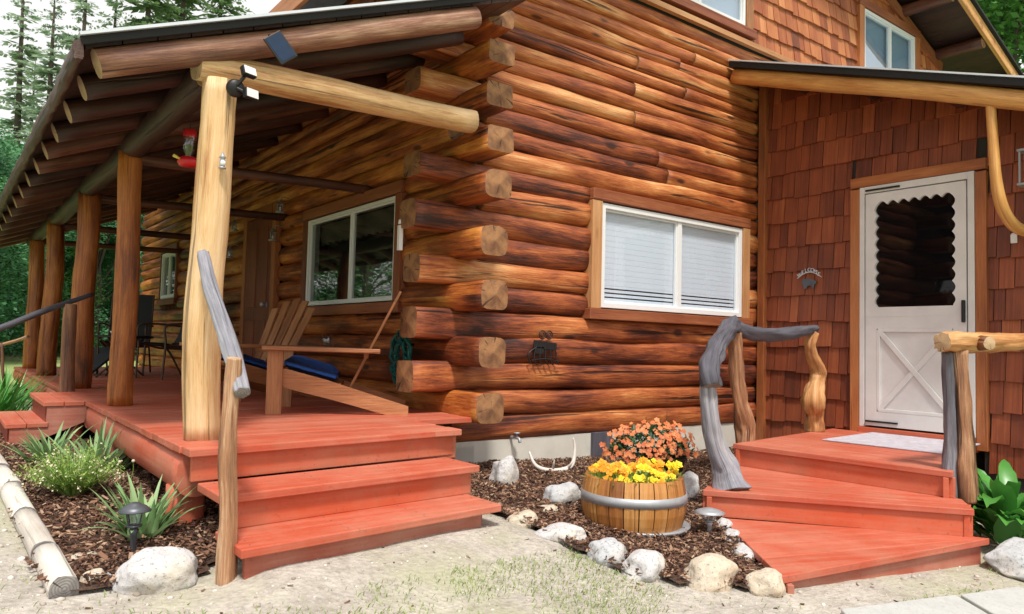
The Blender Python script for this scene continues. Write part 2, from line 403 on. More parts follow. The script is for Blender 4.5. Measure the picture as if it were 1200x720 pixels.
def leafmat(name, a, b, trans=.25, rough=.5, sc=3):
    t = NT(name); at = t.attr(); n_ = t.noise(t.uv((1, 1, 1), gen=True), sc, 3)
    f = t.math('ADD', t.math('MULTIPLY', at, .7), t.math('MULTIPLY', n_, .5), clamp=True)
    c = t.mix(f, a, b); t.col(c); t.rough(rough)
    if trans:
        tl = t.n('BsdfTranslucent'); t.l(c, tl.inputs[0]); m = t.n('MixShader'); m.inputs[0].default_value = trans
        t.l(t.b.outputs[0], m.inputs[1]); t.l(tl.outputs[0], m.inputs[2]); t.l(m.outputs[0], t.t.nodes['Material Output'].inputs[0])
    return t.m
LEAFI = leafmat('iris_leaf', (.14, .30, .10), (.36, .52, .26))
LEAFG = leafmat('bright_leaf', (.022, .14, .025), (.13, .40, .07), .2, .35)
LEAFD = leafmat('dark_leaf', (.012, .06, .025), (.05, .15, .06))
LEAFY = leafmat('yellow_green_leaf', (.12, .28, .04), (.38, .52, .14))
GRASS = leafmat('grass_blade', (.13, .24, .06), (.44, .50, .22))
CONF = leafmat('needle_foliage', (.06, .13, .06), (.22, .34, .15), .35)
CONFHAZE = leafmat('hazed_needle_foliage', (.12, .20, .13), (.32, .44, .28), .4)  # needle colour paled to stand in for haze over the far firs
DECI = leafmat('broadleaf_foliage', (.018, .11, .055), (.10, .30, .10), .3, sc=.6)
DECIB = leafmat('bright_broadleaf_foliage', (.035, .15, .03), (.16, .38, .08), .3, sc=.6)
BARK = plain('grey_bark', (.10, .08, .065), .9, 0, .4, 9, 1)
def petal(name, a, b): return leafmat(name, a, b, .2, .6, 20)
PYEL = petal('yellow_petal', (.78, .55, .01), (.85, .68, .03)); PORG = petal('orange_petal', (.78, .25, .01), (.85, .42, .02))
PPNK = petal('salmon_petal', (.58, .08, .025), (.78, .32, .12)); PWHT = petal('cream_petal', (.50, .47, .28), (.70, .66, .48)); PRED = petal('red_petal', (.5, .03, .03), (.65, .08, .05))

# ---------------------------------------------------------------- ground
def g(x, y):
    xc = min(max(x, -4), 3); yc = min(max(y, -4), 0)
    z = .04+.075*yc-.03*xc
    fx = min(1, max(0, (x+2.3)/.35))*min(1, max(0, (-.42-x)/.35))          # dirt piled against the porch steps
    z += (.065+.02*(x+2.2)/1.5)*math.exp(-((y+1.42)/.42)**2)*fx*fx*(3-2*fx)
    far = max(0, math.hypot(x-1, y)-14)
    return z+.045*far*min(1, far/8)*(1 if y > -6 else .3)
def gn(x, y): return g(x, y)+.012*nz(x*1.7, y*1.7)+.005*nz(x*7, y*7, 4)
def groundmat():
    t = NT('gravelly_ground'); v = t.uv((1, 1, 1), gen=True)
    big = t.noise(v, .9, 5, .6); fine = t.noise(v, 26, 6, .75); peb = t.vor(v, 42); p2 = t.noise(v, 4.5, 5, .7)
    c = t.mix(t.ramp(p2, [(.3, 0.), (.7, 1.)]), (.35, .315, .275), (.56, .52, .465))
    c = t.mix(t.ramp(fine, [(.35, .55), (.55, 0.)]), c, (.22, .19, .155))
    c = t.mix(t.ramp(peb.outputs['Distance'], [(.0, .45), (.35, 0.)]), c, (.60, .56, .52))
    sx = t.n('SeparateXYZ'); t.l(v, sx.inputs[0])
    ln = t.n('VectorMath', operation='LENGTH'); t.l(v, ln.inputs[0])
    fm = t.math('ADD', t.math('MULTIPLY', big, .9), t.math('MULTIPLY', fine, .25))
    c = t.mix(t.ramp(fm, [(.55, 0.), (.72, .65)]), c, (.36, .38, .20))
    far = t.ramp(t.math('MULTIPLY', ln.outputs['Value'], .1), [(.5, 0.), (.8, 1.)])
    lawn = t.mix(t.ramp(t.noise(v, .35, 5), [(.35, 0.), (.65, 1.)]), (.15, .26, .06), (.33, .38, .15))
    t.col(t.mix(far, c, lawn)); t.bump(t.math('ADD', fine, t.math('MULTIPLY', peb.outputs['Distance'], -.6)), .7, .02); return t.rough(.95)
def axis(vals):
    out = []
    for a, b, s in vals:
        k = int(round((b-a)/s)); out += [a+(b-a)*i/k for i in range(k)]
    return out+[vals[-1][1]]
gx = axis([(-300, -60, 40), (-60, -12, 6), (-12, -5, .7), (-5, 5, .08), (5, 14, .9), (14, 60, 6), (60, 300, 40)])
gy = axis([(-300, -60, 40), (-60, -14, 6), (-14, -5, .9), (-5, 3, .08), (3, 14, .6), (14, 60, 5), (60, 300, 40)])
mb = MB(); nx = len(gx)
vs = [(x, y, gn(x, y)) for y in gy for x in gx]
fs = [(j*nx+i, j*nx+i+1, (j+1)*nx+i+1, (j+1)*nx+i) for j in range(len(gy)-1) for i in range(nx-1)]
mb.add(vs, fs, None, .5, 0, True)
tag(mb.obj('ground', groundmat()), kind='structure')

def inpoly(x, y, P):
    c = False; j = len(P)-1
    for i in range(len(P)):
        if (P[i][1] > y) != (P[j][1] > y) and x < (P[j][0]-P[i][0])*(y-P[i][1])/(P[j][1]-P[i][1])+P[i][0]: c = not c
        j = i
    return c
BED1 = [(-2.74, -1.36), (-2.35, -1.47), (-2.1, -1.3), (-2.0, -.6), (-.3, -.5), (-.3, 1.2), (-2.0, 4.5), (-2.8, 4.5), (-2.8, .66)]
BED2 = [(-.62, -.2), (-.6, -1.12), (-.66, -1.36), (-.58, -1.62), (-.56, -1.92), (-.5, -2.12), (-.30, -2.34), (-.15, -2.45), (.1, -2.35), (.7, -1.65), (1.7, -.95), (3.5, -.8), (3.5, .06), (-.5, .06)]
tm = NT('bark_mulch'); v_ = tm.uv((1, 1, 1), gen=True); f_ = tm.noise(v_, 30, 5, .8)
tm.col(tm.ramp(f_, [(.3, (.035, .018, .012)), (.6, (.13, .07, .045)), (.8, (.28, .17, .11))])); tm.bump(f_, 1, .03); MUL = tm.rough(1)
mulch = MB(); chips = MB()
for P in (BED1, BED2):
    x0, x1 = min(p[0] for p in P), max(p[0] for p in P); y0, y1 = min(p[1] for p in P), max(p[1] for p in P); s = .06
    idx = {}; vv = []; ff = []
    def vid(i, j):
        if (i, j) not in idx:
            x, y = x0+i*s, y0+j*s; idx[(i, j)] = len(vv); vv.append((x, y, gn(x, y)+.022+.018*nz(x*9, y*9, 2)))
        return idx[(i, j)]
    for i in range(int((x1-x0)/s)):
        for j in range(int((y1-y0)/s)):
            if inpoly(x0+(i+.5)*s, y0+(j+.5)*s, P): ff.append((vid(i, j), vid(i+1, j), vid(i+1, j+1), vid(i, j+1)))
    mulch.add(vv, ff, None, .5, 0, True)
    area = len(ff)*s*s
    for k in range(int(area*(7500 if P is BED2 else 4600))):
        x, y = R.uniform(x0, x1), R.uniform(y0, y1)
        if not inpoly(x+R.uniform(-.04, .04), y+R.uniform(-.04, .04), P) or (y > 2.5 and R.random() < .6): continue
        L = R.uniform(.008, .028)*(1.0 if R.random() < .85 else 1.7); a = R.uniform(0, 6.28); b = R.gauss(0, .35)
        rt = Matrix.Rotation(a, 3, 'Z') @ Matrix.Rotation(b, 3, 'Y') @ Matrix.Rotation(R.gauss(0, .5), 3, 'X')
        box(chips, (x, y, gn(x, y)+.032+R.uniform(0, .02)), (L, L*R.uniform(.12, .42), R.uniform(.002, .006)), rot=rt, jit=.003)
for k in range(1500):
    x, y = R.uniform(-4.3, 1.6), R.uniform(-4.2, -1.3)
    d_ = min(abs(x-p[0])+abs(y-p[1]) for p in BED1[:3]+BED2[:9])
    if R.random() > .12+.9*max(0, 1-d_/.35): continue
    L = R.uniform(.006, .03); rt = Matrix.Rotation(R.uniform(0, 6.28), 3, 'Z') @ Matrix.Rotation(R.gauss(0, .2), 3, 'Y')
    box(chips, (x, y, gn(x, y)+.004), (L, L*R.uniform(.1, .35), .003), rot=rt, jit=.002)
tag(mulch.obj('garden_bed', MUL), kind='structure')
CHIP = NT('bark_chip'); CHIP.col(CHIP.ramp(CHIP.attr(), [(0, (.03, .014, .009)), (.4, (.11, .05, .03)), (.75, (.24, .13, .08)), (1, (.42, .29, .2))])); CHIP = CHIP.rough(.95)
tag(chips.obj('mulch_chips', CHIP), kind='stuff', label='loose brown bark mulch covering the garden beds')

# pebbles scattered over the dirt
peb = MB()
PV = [V(p).normalized() for p in ((0, 0, 1), (.9, 0, .4), (.28, .85, .4), (-.72, .53, .4), (-.72, -.53, .4), (.28, -.85, .4), (.5, .5, -.3), (-.5, .4, -.3), (-.3, -.6, -.3), (.6, -.3, -.3))]
PF = [(0, 1, 2), (0, 2, 3), (0, 3, 4), (0, 4, 5), (0, 5, 1), (1, 6, 2), (2, 7, 3), (3, 8, 4), (4, 8, 5), (5, 9, 1), (1, 9, 6), (2, 6, 7), (3, 7, 8), (5, 8, 9)]
for k in range(7000):
    x, y = R.uniform(-4.2, 1.8), R.uniform(-4.2, -.4)
    if k % 2: x, y = R.uniform(-4.5, -2.7), R.uniform(-3.4, 3)
    if inpoly(x, y, BED1) or inpoly(x, y, BED2): continue
    s = R.uniform(.002, .007)*(1 if R.random() < .93 else 2.4); M3 = Matrix.Rotation(R.uniform(0, 6), 3, 'Z'); sx, sy, sz = s*R.uniform(.8, 1.5), s, s*R.uniform(.5, .8)
    peb.add([V((x, y, gn(x, y)+s*.2))+M3 @ V((p.x*sx, p.y*sy, p.z*sz)) for p in PV], PF, None, R.random(), 0, True)
PEB = NT('pebble'); PEB.col(PEB.ramp(PEB.attr(), [(0, (.24, .20, .16)), (.5, (.46, .41, .36)), (1, (.66, .62, .58))])); PEB = PEB.rough(.9)
tag(peb.obj('gravel', PEB), kind='stuff', label='small pale pebbles scattered over the packed dirt')
# sparse grass
gr = MB()
def blade(x, y, h, wd, tone):
    a = R.uniform(0, 6.28); b = R.gauss(0, .5); z = gn(x, y)-.004; dx, dy = math.cos(a)*wd, math.sin(a)*wd; lx, ly = math.cos(b+a+1.5)*h*R.uniform(.2, .9), math.sin(b+a+1.5)*h*R.uniform(.2, .9)
    gr.add([(x-dx, y-dy, z), (x+dx, y+dy, z), (x+lx*.45+dx*.6, y+ly*.45+dy*.6, z+h*.65), (x+lx, y+ly, z+h*.9)], [(0, 1, 2), (0, 2, 3)], None, tone)
STEPS = [[(-2.3, -1.8), (-.6, -1.75), (-.6, -.7), (-2.3, -.7)], [(-.15, -2.75), (1.1, -2.9), (1.75, -2.75), (4, -2.7), (4, -.8), (1.6, -.9), (.6, -1.6)]]
cnt = 0
for k in range(130000):
    x, y = R.uniform(-4.5, 2.0), R.uniform(-4.3, -1.0)
    dens = nz(x*1.25+3, y*1.25+8)*.9+nz(x*4, y*4, 3)*.5
    # greener strip just in front of the stones and by the pavers
    for px, py, rr, ad in ((-1.0, -1.9, .45, .55), (-.75, -2.25, .4, .6), (-.4, -2.75, .35, .6), (-.25, -2.95, .5, .4), (.3, -3.0, .4, .3), (-2.3, -2.3, .6, .25), (-1.2, -2.6, .6, .35), (.9, -3.15, .35, .5), (-1.7, -2.3, .5, .25), (-1.6, -2.8, .6, .35), (-2.5, -2.0, .4, .3)):
        q = math.hypot(x-px, y-py)/rr
        if q < 1: dens += ad*(1-q)
    if x < -2.6: dens -= .5
    if R.random() > max(0, dens-.06)*2.3+.05 or any(inpoly(x, y, P) for P in (BED1, BED2, *STEPS)): continue
    blade(x, y, R.uniform(.008, .030), R.uniform(.0012, .003), R.random()*.9+.1); cnt += 1
for k in range(14000):       # far lawn edge, coarse tufts
    x, y = R.uniform(-9, -3.0), R.uniform(4, 14)
    blade(x, y, R.uniform(.04, .12), R.uniform(.006, .012), R.random())
tag(gr.obj('grass', GRASS), kind='stuff', label='sparse short grass growing through the dirt')
# pavers
pv = NT('concrete_paver'); v_ = pv.uv((1, 1, 1), gen=True); n1 = pv.noise(v_, 5, 6, .7); n2 = pv.noise(v_, 50, 4, .7)
pv.col(pv.mix(pv.ramp(n2, [(.5, 0.), (.7, .4)]), pv.mix(n1, (.32, .34, .34), (.55, .55, .53)), (.25, .24, .22))); pv.bump(n2, .3, .006); PAV = pv.rough(.9)
for k, (P, lb) in enumerate((([(.02, -2.78), (.78, -2.93), (.42, -3.45), (-.45, -3.28)], 'grey concrete paving slab lying nearest the corner of the entry steps'), ([(.81, -2.94), (1.28, -3.02), (1.45, -3.6), (.46, -3.46)], 'grey concrete paving slab in front of the flat grey boulder'), ([(-.46, -3.32), (.40, -3.49), (-.0, -4.1), (-1.0, -3.9)], 'grey concrete paving slab at the bottom edge of the photo'))):
    m = MB(); top = [(x, y, gn(x, y)+.022) for x, y in P]; bot = [(x, y, gn(x, y)-.04) for x, y in P]
    m.add(top+bot, [(3, 2, 1, 0), (0, 1, 5, 4), (1, 2, 6, 5), (2, 3, 7, 6), (3, 0, 4, 7)], None, .5)
    o = m.obj('paving_slab', PAV, bevel=.006); tag(o, lb, 'paving slab', 'concrete paving slabs by the entry steps'); orig(o, (sum(p[0] for p in P)/4, sum(p[1] for p in P)/4, g(*P[0])))

# ---------------------------------------------------------------- log cabin
cabin = thing('log_cabin', 'stained log cabin with a covered side porch, shake gable and shake entry wing', 'cabin')
# courses: porch-side logs pass the corner at these heights; gable logs at the ones between
PZ = [.512, .898, 1.285, 1.66, 2.04, 2.364, 2.669, 2.975, 3.228, 3.47, 3.71]
GZ = [.325]+[(a+b)/2 for a, b in zip(PZ, PZ[1:])]+[3.83, 3.95]
allz = sorted([(z, 'P') for z in PZ]+[(z, 'G') for z in GZ])
def half(i):
    z = allz[i][0]; lo = allz[i-1][0] if i else z-.19; hi = allz[i+1][0] if i < len(allz)-1 else z+.12
    return (hi-lo)/4*1.03
GW = (1.12, 3.33, 1.17, 2.27)     # gable window opening incl. trim
gw = MB()
skip_prot = {(2.04+2.364)/2+.0: 0}
rr = random.Random(3)
for i, (z, k) in enumerate(allz):
    h = half(i)*1.04; xs0 = -.5 if k == 'G' else .06
    if k == 'G':
        xs0 = -.5+rr.uniform(-.03, .03)
        if abs(z-.325) < .01: xs0 = -.16
        if abs(z-2.516) < .03: xs0 = .0
        if z > 3.0: xs0 = -.48
    segs = [(xs0, 3.5)]
    if z > 3.55: segs = [(xs0, 7.6)]
    if GW[2] < z+.05 and z-.05 < GW[3]: segs = [(xs0, GW[0]+.03), (GW[1]-.03, 3.5)]
    elif z > 1 and rr.random() < .6 and xs0 > -.2 or (2.4 < z < 3.6 and rr.random() < .5):
        j = rr.uniform(1.2, 2.6); segs = [(segs[0][0], j-.004), (j+.004, segs[0][1])]
    for a, b in segs:
        sq = a < -.3
        # square hewn stub outside the corner, rounder along the wall
        log(gw, (a, .115, z+rr.uniform(-.008, .008)), (b, .115, z+rr.uniform(-.008, .008)), .115, h*rr.uniform(.97, 1.09), n=2.8, sides=24, wob=.013, rough=.075, rf=3, step=.08, taper=rr.uniform(-.06, .06), stub=.5 if a < -.3 else 0, sqr=2.6, tone=min(1, max(0, rr.gauss(.5+.13*(z-1.6)*.6, .2))))
bx(gw, (.0, .12, .22), (3.5, .26, 1.19), tone=0); bx(gw, (.0, .12, 2.25), (3.5, .26, 4.0), tone=0)
bx(gw, (.0, .12, 1.19), (1.13, .26, 2.25), tone=0); bx(gw, (3.31, .12, 1.19), (3.5, .26, 2.25), tone=0)
gw.obj('gable_log_wall', [LOG, END], cabin)
sw = MB()
PO = [(.72, 2.75, 1.18, 2.22), (3.46, 4.62, .4, 2.42), (7.8, 8.87, 1.46, 2.37)]   # openings in y,z
for i, (z, k) in enumerate(allz):
    if z > 3.45: continue
    h = half(i)*1.04; y0 = -.39+rr.uniform(-.02, .03) if k == 'P' else .12
    if z > 3.2: pass
    cuts = [(a, b) for a, b, c, d_ in PO if c < z+.04 and z-.04 < d_]
    cur = y0; segs = []
    for a, b in cuts: segs.append((cur, a+.03)); cur = b-.03
    segs.append((cur, 10.5))
    for a, b in segs:
        if a < -.2:      # hewn protruding end, then the log along the porch
            log(sw, (-.10, a, z), (-.10, b, z), .112, h*1.02, n=3.0, sides=22, wob=.007, rough=.06, step=.08, stub=.42, sqr=(4.5 if z > 2.2 else 1.0), tone=rr.uniform(.25, .75))
        else: log(sw, (-.09, a, z), (-.09, b, z), .112, h, n=2.4, sides=16, wob=.006, rough=.05, tone=rr.uniform(.3, .85))
for (a, b, c, d_) in [(.1, .75, .2, 3.4), (2.72, 3.48, .2, 3.4), (4.6, 7.83, .2, 3.4), (8.85, 10.4, .2, 3.4), (.75, 2.72, .2, 1.2), (.75, 2.72, 2.2, 3.4), (3.48, 4.6, 2.4, 3.4), (7.83, 8.85, .2, 1.5), (7.83, 8.85, 2.34, 3.4), (3.48, 4.6, .2, .44)]:
    bx(sw, (-.05, a, c), (.1, b, d_), tone=0)
for z in (3.5, 3.7, 3.9, 4.1): log(sw, (-.09, -.39, z), (-.09, 10.5, z), .1, .11, tone=.4)
sw.obj('porch_log_wall', [LOGD, END], cabin)
fd = MB()
bx(fd, (-.12, .03, -.5), (3.5, .2, .235)); bx(fd, (-.12, .03, -.5), (.05, 10.4, .2))
fd.obj('foundation', CONC, cabin)
fp = MB(); bx(fp, (1.22, -.02, -.1), (1.42, .05, .24)); fp.obj('foundation_post', DARKDRIFT, cabin)

# back / far / right walls of the body and floor between storeys
bk = MB(); bx(bk, (7.5, .1, -.4), (7.7, 10.5, 4.9)); bx(bk, (-.1, 10.4, -.4), (7.6, 10.6, 4.3)); bx(bk, (3.5, .1, -.4), (7.6, .3, 3.9))
bk.obj('rear_wall', LOG, cabin)

def shakes(mb, org, du, dv, width, z0, z1, expo, outer, holes=(), top=None, seed=1, wmin=.075, wmax=.17, nrm=None, sd=.22):
    """shingles on the plane org + u*du, height z. outer = outward normal"""
    r = random.Random(seed); row = 0; z = z0
    while z < z1:
        u = -r.uniform(0, .08)
        while u < width:
            ws = r.uniform(wmin, wmax); u0, u1 = max(u, 0)+.003, min(u+ws, width)-.003; u += ws
            if u1-u0 < .015: continue
            um = (u0+u1)/2; jb = r.uniform(-.012, .012); L = expo+.035; zb = z+jb; zt = z+L
            tone = min(1, max(0, r.gauss(.5, sd)))
            rows = [(zb, zt)]
            for (a, b, c, d_) in holes:
                if u1 > a and u0 < b and zt > c and zb < d_:
                    if u0 < a-.02: u1 = min(u1, a)
                    elif u1 > b+.02: u0 = max(u0, b)
                    else:
                        if zb < c-.02: zt = min(zt, c)
                        elif zt > d_+.03: zb = max(zb, d_)
                        else: rows = None
            if rows is None or u1-u0 < .012: continue
            if top and zt > top(um): zt = top(um)
            if zt-zb < .03: continue
            th0 = .024+r.uniform(0, .014); th1 = .004
            o = org+du*((u0+u1)/2); hw = (u1-u0)/2; ti = r.uniform(-.004, .004)
            def P(uu, zz, tt): q = o+du*uu+outer*tt; return (q.x, q.y, zz)
            back = -.004
            vs = [P(-hw, zb+ti, th0), P(hw, zb-ti, th0), P(hw, zt, th1), P(-hw, zt, th1), P(-hw, zb+ti, back), P(hw, zb-ti, back), P(hw, zt, back), P(-hw, zt, back)]
            fs = [(0, 1, 2, 3), (4, 7, 6, 5), (0, 4, 5, 1), (1, 5, 6, 2), (3, 2, 6, 7), (0, 3, 7, 4)]
            ou, ov = r.uniform(0, 40), r.uniform(0, 40)
            uvv = [(zb, -hw), (zb, hw), (zt, hw), (zt, -hw), (zb, -hw), (zb, hw), (zt, hw), (zt, -hw)]
            mb.add(vs, fs, [[(uvv[i][0]+ou, uvv[i][1]+ov) for i in f] for f in fs], tone)
        z += expo; row += 1
RIDGE = (3.7, 6.46); SL_R = .35; SL_L = .55
def rooftop(x): return RIDGE[1]-(SL_R*(x-RIDGE[0]) if x > RIDGE[0] else SL_L*(RIDGE[0]-x))
sh = MB()
UW = [(1.62, 3.32, 4.10, 5.17), (5.47, 7.02, 4.24, 5.22)]
bw = MB()     # backing of upper gable
for a, b, z0, z1 in [(-.1, 1.66, 4.0, None), (3.26, 5.5, 4.0, None), (6.98, 7.6, 4.0, None)]:
    pts = [(a, z0), (b, z0), (b, rooftop(b)-.06)]+([(RIDGE[0], RIDGE[1]-.06)] if a < RIDGE[0] < b else [])+[(a, rooftop(a)-.06)]
    n_ = len(pts); bw.add([(x, .03, z) for x, z in pts]+[(x, .2, z) for x, z in pts], [tuple(range(n_)), tuple(reversed(range(n_, 2*n_)))]+[(i, i+n_, (i+1) % n_+n_, (i+1) % n_) for i in range(n_)], None, 0)
for a, b, c in [(1.66, 3.26, 5.2), (5.5, 6.98, 5.2)]:
    bw.add([(a, .03, c), (b, .03, c), (b, .03, rooftop(b)-.06), (a, .03, rooftop(a)-.06)], [(0, 1, 2, 3)], None, 0); bx(bw, (a, .03, 4.0), (b, .2, 4.2), tone=0)
bwo = bw.obj('gable_backing', DARKIN, cabin)
shakes(sh, V((-.15, .02, 0)), V((1, 0, 0)), None, 7.8, 4.06, 6.4, .185, V((0, -1, 0)), holes=[(a+.15, b+.15, c, d_) for a, b, c, d_ in UW], top=lambda u: rooftop(u-.15)-.08, seed=5, wmin=.09, wmax=.17)
sh.obj('gable_shakes', SHO, cabin)
bs = MB(); bar(bs, (-.1, -.025, 4.045), (7.7, -.025, 4.045), .05, .05); bs.obj('gable_trim_board', TRIMT, cabin)

def window(parent, O, U, W, x0, x1, z0, z1, trim=.12, sill=TRIMR, side=TRIMT, head=TRIMR, pane=GLASS, inner=BLIND, fr=.045, depth=.06, mull=.52, blindlines=False, val=False, name='window', lab=None, dz=.2):
    """O origin, U horizontal unit, W outward unit"""
    O, U, W = V(O), V(U), V(W)
    def pt(u, z, t): p = O+U*u+W*t; return V((p.x, p.y, z))
    def bb(mb, u0, u1, za, zb, t0, t1, tone=None):
        c = (pt(u0, za, t0)+pt(u1, zb, t1))/2; box(mb, c, (abs(u1-u0), abs(t1-t0), zb-za), rot=Matrix((U, W, V((0, 0, 1)))).transposed(), tone=tone)
    f = MB()
    for a, b, c, d_ in ((x0, x0+fr, z0, z1), (x1-fr, x1, z0, z1), (x0+fr, x1-fr, z0, z0+fr), (x0+fr, x1-fr, z1-fr, z1)): bb(f, a, b, c, d_, -.10, .018)
    w_ = f.obj(name, WHITE, parent, bevel=.004)
    if lab: w_['label'] = lab
    m = MB(); xm = x0+(x1-x0)*mull; mw = fr*.55
    bb(m, xm-mw, xm+mw, z0+fr, z1-fr, -.03, .006)
    s2 = .4*fr
    for a, b in ((x0+fr, xm-mw), (xm+mw, x1-fr)):
        bb(m, a, a+s2, z0+fr, z1-fr, -.032, -.004); bb(m, b-s2, b, z0+fr, z1-fr, -.032, -.004); bb(m, a+s2, b-s2, z0+fr, z0+fr+s2, -.032, -.004); bb(m, a+s2, b-s2, z1-fr-s2, z1-fr, -.032, -.004)
    m.obj('sash', WHITE, w_, bevel=.002)
    for a, b in ((x0+fr, xm-mw), (xm+mw, x1-fr)):
        p = MB(); quad(p, pt(a, z0+fr, -.018), pt(b, z0+fr, -.018), pt(b, z1-fr, -.018), pt(a, z1-fr, -.018)); p.obj('pane', pane, w_)
    for a, b in ((x0-trim, x0-.004), (x1+.004, x1+trim)):
        t = MB(); bb(t, a, b, z0-.01, z1+.01, -.08, .03); t.obj('side_trim', side, w_, bevel=.004)
    t = MB(); bb(t, x0-trim-.03, x1+trim+.03, z0-.1, z0-.012, -.08, .05); t.obj('sill', sill, w_, bevel=.005)
    t = MB(); bb(t, x0-trim, x1+trim, z1+.012, z1+.11, -.08, .035); t.obj('head_trim', head, w_, bevel=.005)
    c = MB()
    if blindlines:
        z = z1-.02; k = 0
        while z > z0+.02:
            bb(c, x0+.02, x1-.02, z-.0235, z, -.045+.0008*(k % 2), -.038+.0008*(k % 2), tone=.5); z -= .0237 if z > z0+.20 else .036; k += 1
        c.obj('blind', inner, w_); c = MB(); bb(c, x0, x1, z0, z1, -.27, -.26); c.obj('room_behind', VALANCE, w_)
    else:
        quad(c, pt(x0, z0, -dz), pt(x1, z0, -dz), pt(x1, z1, -dz), pt(x0, z1, -dz)); c.obj('curtain_or_room_dark', inner, w_)  # pale curtain upstairs; on the porch a flat sheet painted as room darkness
        if val:
            v2 = MB(); 
            for k in range(26):
                a = x0+(x1-x0)*k/26; bb(v2, a, a+(x1-x0)/26, z1-.22-.015*(k % 2), z1-.03, -.13-.01*(k % 2), -.12)
            v2.obj('valance', VALANCE, w_)
    rev = MB()          # reveal closing the opening
    for a, b, c2, d_ in ((x0-.03, x0-.005, z0-.03, z1+.03), (x1+.005, x1+.03, z0-.03, z1+.03)): bb(rev, a, b, c2, d_, -.28, -.1)
    bb(rev, x0, x1, z0-.03, z0-.005, -.28, -.1); bb(rev, x0, x1, z1+.005, z1+.03, -.28, -.1); rev.obj('reveal', DARKIN, w_)
    return w_
X1, Y1 = (1, 0, 0), (0, 1, 0)
window(cabin, (0, -.005, 0), X1, (0, -1, 0), 1.25, 3.19, 1.275, 2.155, blindlines=True, trim=.115, lab='large white slider window with pale blinds in the log gable')
window(cabin, (0, -.01, 0), X1, (0, -1, 0), 1.74, 3.20, 4.21, 5.05, pane=GLASSU, inner=BLIND, dz=.07, fr=.035, lab='upper white slider window at the top edge of the gable')
window(cabin, (0, -.01, 0), X1, (0, -1, 0), 5.57, 6.9, 4.33, 5.12, pane=GLASSU, inner=BLIND, dz=.07, fr=.035, side=TRIMO, lab='upper white slider window under the right eave')
window(cabin, (-.2, 0, 0), Y1, (-1, 0, 0), .84, 2.65, 1.28, 2.13, trim=.1, inner=ROOMDARK, val=True, fr=.03, pane=GLASSP, side=TRIMR, mull=.47, lab='dark slider window on the porch reflecting trees')
window(cabin, (-.2, 0, 0), Y1, (-1, 0, 0), 7.87, 8.8, 1.55, 2.29, trim=.06, inner=ROOMDARK, side=TRIMR, lab='small slider window at the far end of the porch')
# porch door
dr = MB(); bx(dr, (-.235, 3.62, .47), (-.19, 4.46, 2.32), tone=.5)
for z0, z1 in ((.6, 1.15), (1.3, 2.2)):
    for a, b in ((3.72, 4.0), (4.08, 4.36)): bx(dr, (-.246, a, z0), (-.23, b, z1), tone=.6)
dro = dr.obj('porch_door', DOORW, cabin, bevel=.006)
m = MB(); lathe(m, (-.24, 3.69, 1.32), [(.0, -.07), (.022, -.066), (.03, -.045), (.022, -.03), (.01, -.02), (.01, 0), (.03, .002)], 16, ax=Matrix.Rotation(rad(90), 3, 'Y')); m.obj('door_knob', STEEL, dro)
m = MB(); bx(m, (-.24, 3.5, .46), (-.17, 3.61, 2.44)); bx(m, (-.24, 4.47, .46), (-.17, 4.58, 2.44)); bx(m, (-.243, 3.615, 2.33), (-.17, 4.465, 2.44)); m.obj('door_trim', TRIMO, dro, bevel=.004)

# ---------------------------------------------------------------- porch: deck, posts, beams, roof
dk = MB(); y = -.74; 
def deckboard(mb, x0, x1, y0, y1, z, th=.035): bx(mb, (x0, y0, z-th), (x1, y1, z), jit=.0015)
n_ = 0
y = -.86
while y < 8.5:
    y2 = min(y+.14, 8.5); deckboard(dk, -2.20, -.66 if y < -.42 else -.2, y+.0025, y2-.0025, .45+R.uniform(-.0015, .0015)); y += .14
dk.obj('deck_boards', RED, cabin, bevel=.004)
m = MB(); log(m, (-2.12, -.84, .31), (-2.12, 1.85, .33), .085, .10, n=2.6, rough=.05, cap=0); log(m, (-2.12, 1.9, .33), (-2.12, 8.5, .33), .085, .10, n=2.6, cap=0); m.obj('deck_beam', RED, cabin)
m = MB(); bx(m, (-2.04, -.80, .28), (-.66, -.76, .41)); bx(m, (-.70, -.755, .1), (-.66, .0, .41)); m.obj('deck_skirt', REDV, cabin, bevel=.003)
for k, (x, y) in enumerate(((-2.13, -.71), (-2.12, .86), (-2.12, 2.9), (-2.12, 5.2), (-2.12, 7.4), (-.9, .6), (-.9, 2.6))):
    m = MB(); log(m, (x, y, gn(x, y)-.1), (x, y, .25), .085, rough=.04, wob=.003, cap=0); m.obj('deck_post', REDD if k else REDV, cabin)
pst = [(-.65, .088, POST, .8), (1.42, .083, POSTO, .6), (3.39, .10, POSTO, .3), (5.83, .10, POSTO, .5), (7.8, .10, POSTO, .5)]
for k, (y, r_, mt, tn) in enumerate(pst):
    m = MB(); log(m, (-2.05, y, .45), (-2.05, y, 2.26 if k else 2.235), r_, r_, n=2, sides=32, wob=.018, rough=.085, taper=.07, rf=5, step=.07, tone=tn); m.obj('porch_post', [mt, ENDL], cabin)['label'] = ['pale peeled log post', 'orange peeled log post', 'knotty brown log post', 'orange peeled log post', 'orange peeled log post'][k]
PS = .397
def pz(x): return 2.262+PS*(x+2.65)         # top of the porch roof
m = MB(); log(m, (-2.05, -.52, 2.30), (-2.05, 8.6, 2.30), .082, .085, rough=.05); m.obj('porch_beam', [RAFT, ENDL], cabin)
m = MB(); log(m, (-2.15, -.625, 2.297), (-.34, -.40, 2.43), .074, .074, n=2.6, rough=.05, tone=.75); m.obj('porch_tie_beam', [POST, ENDL], cabin)
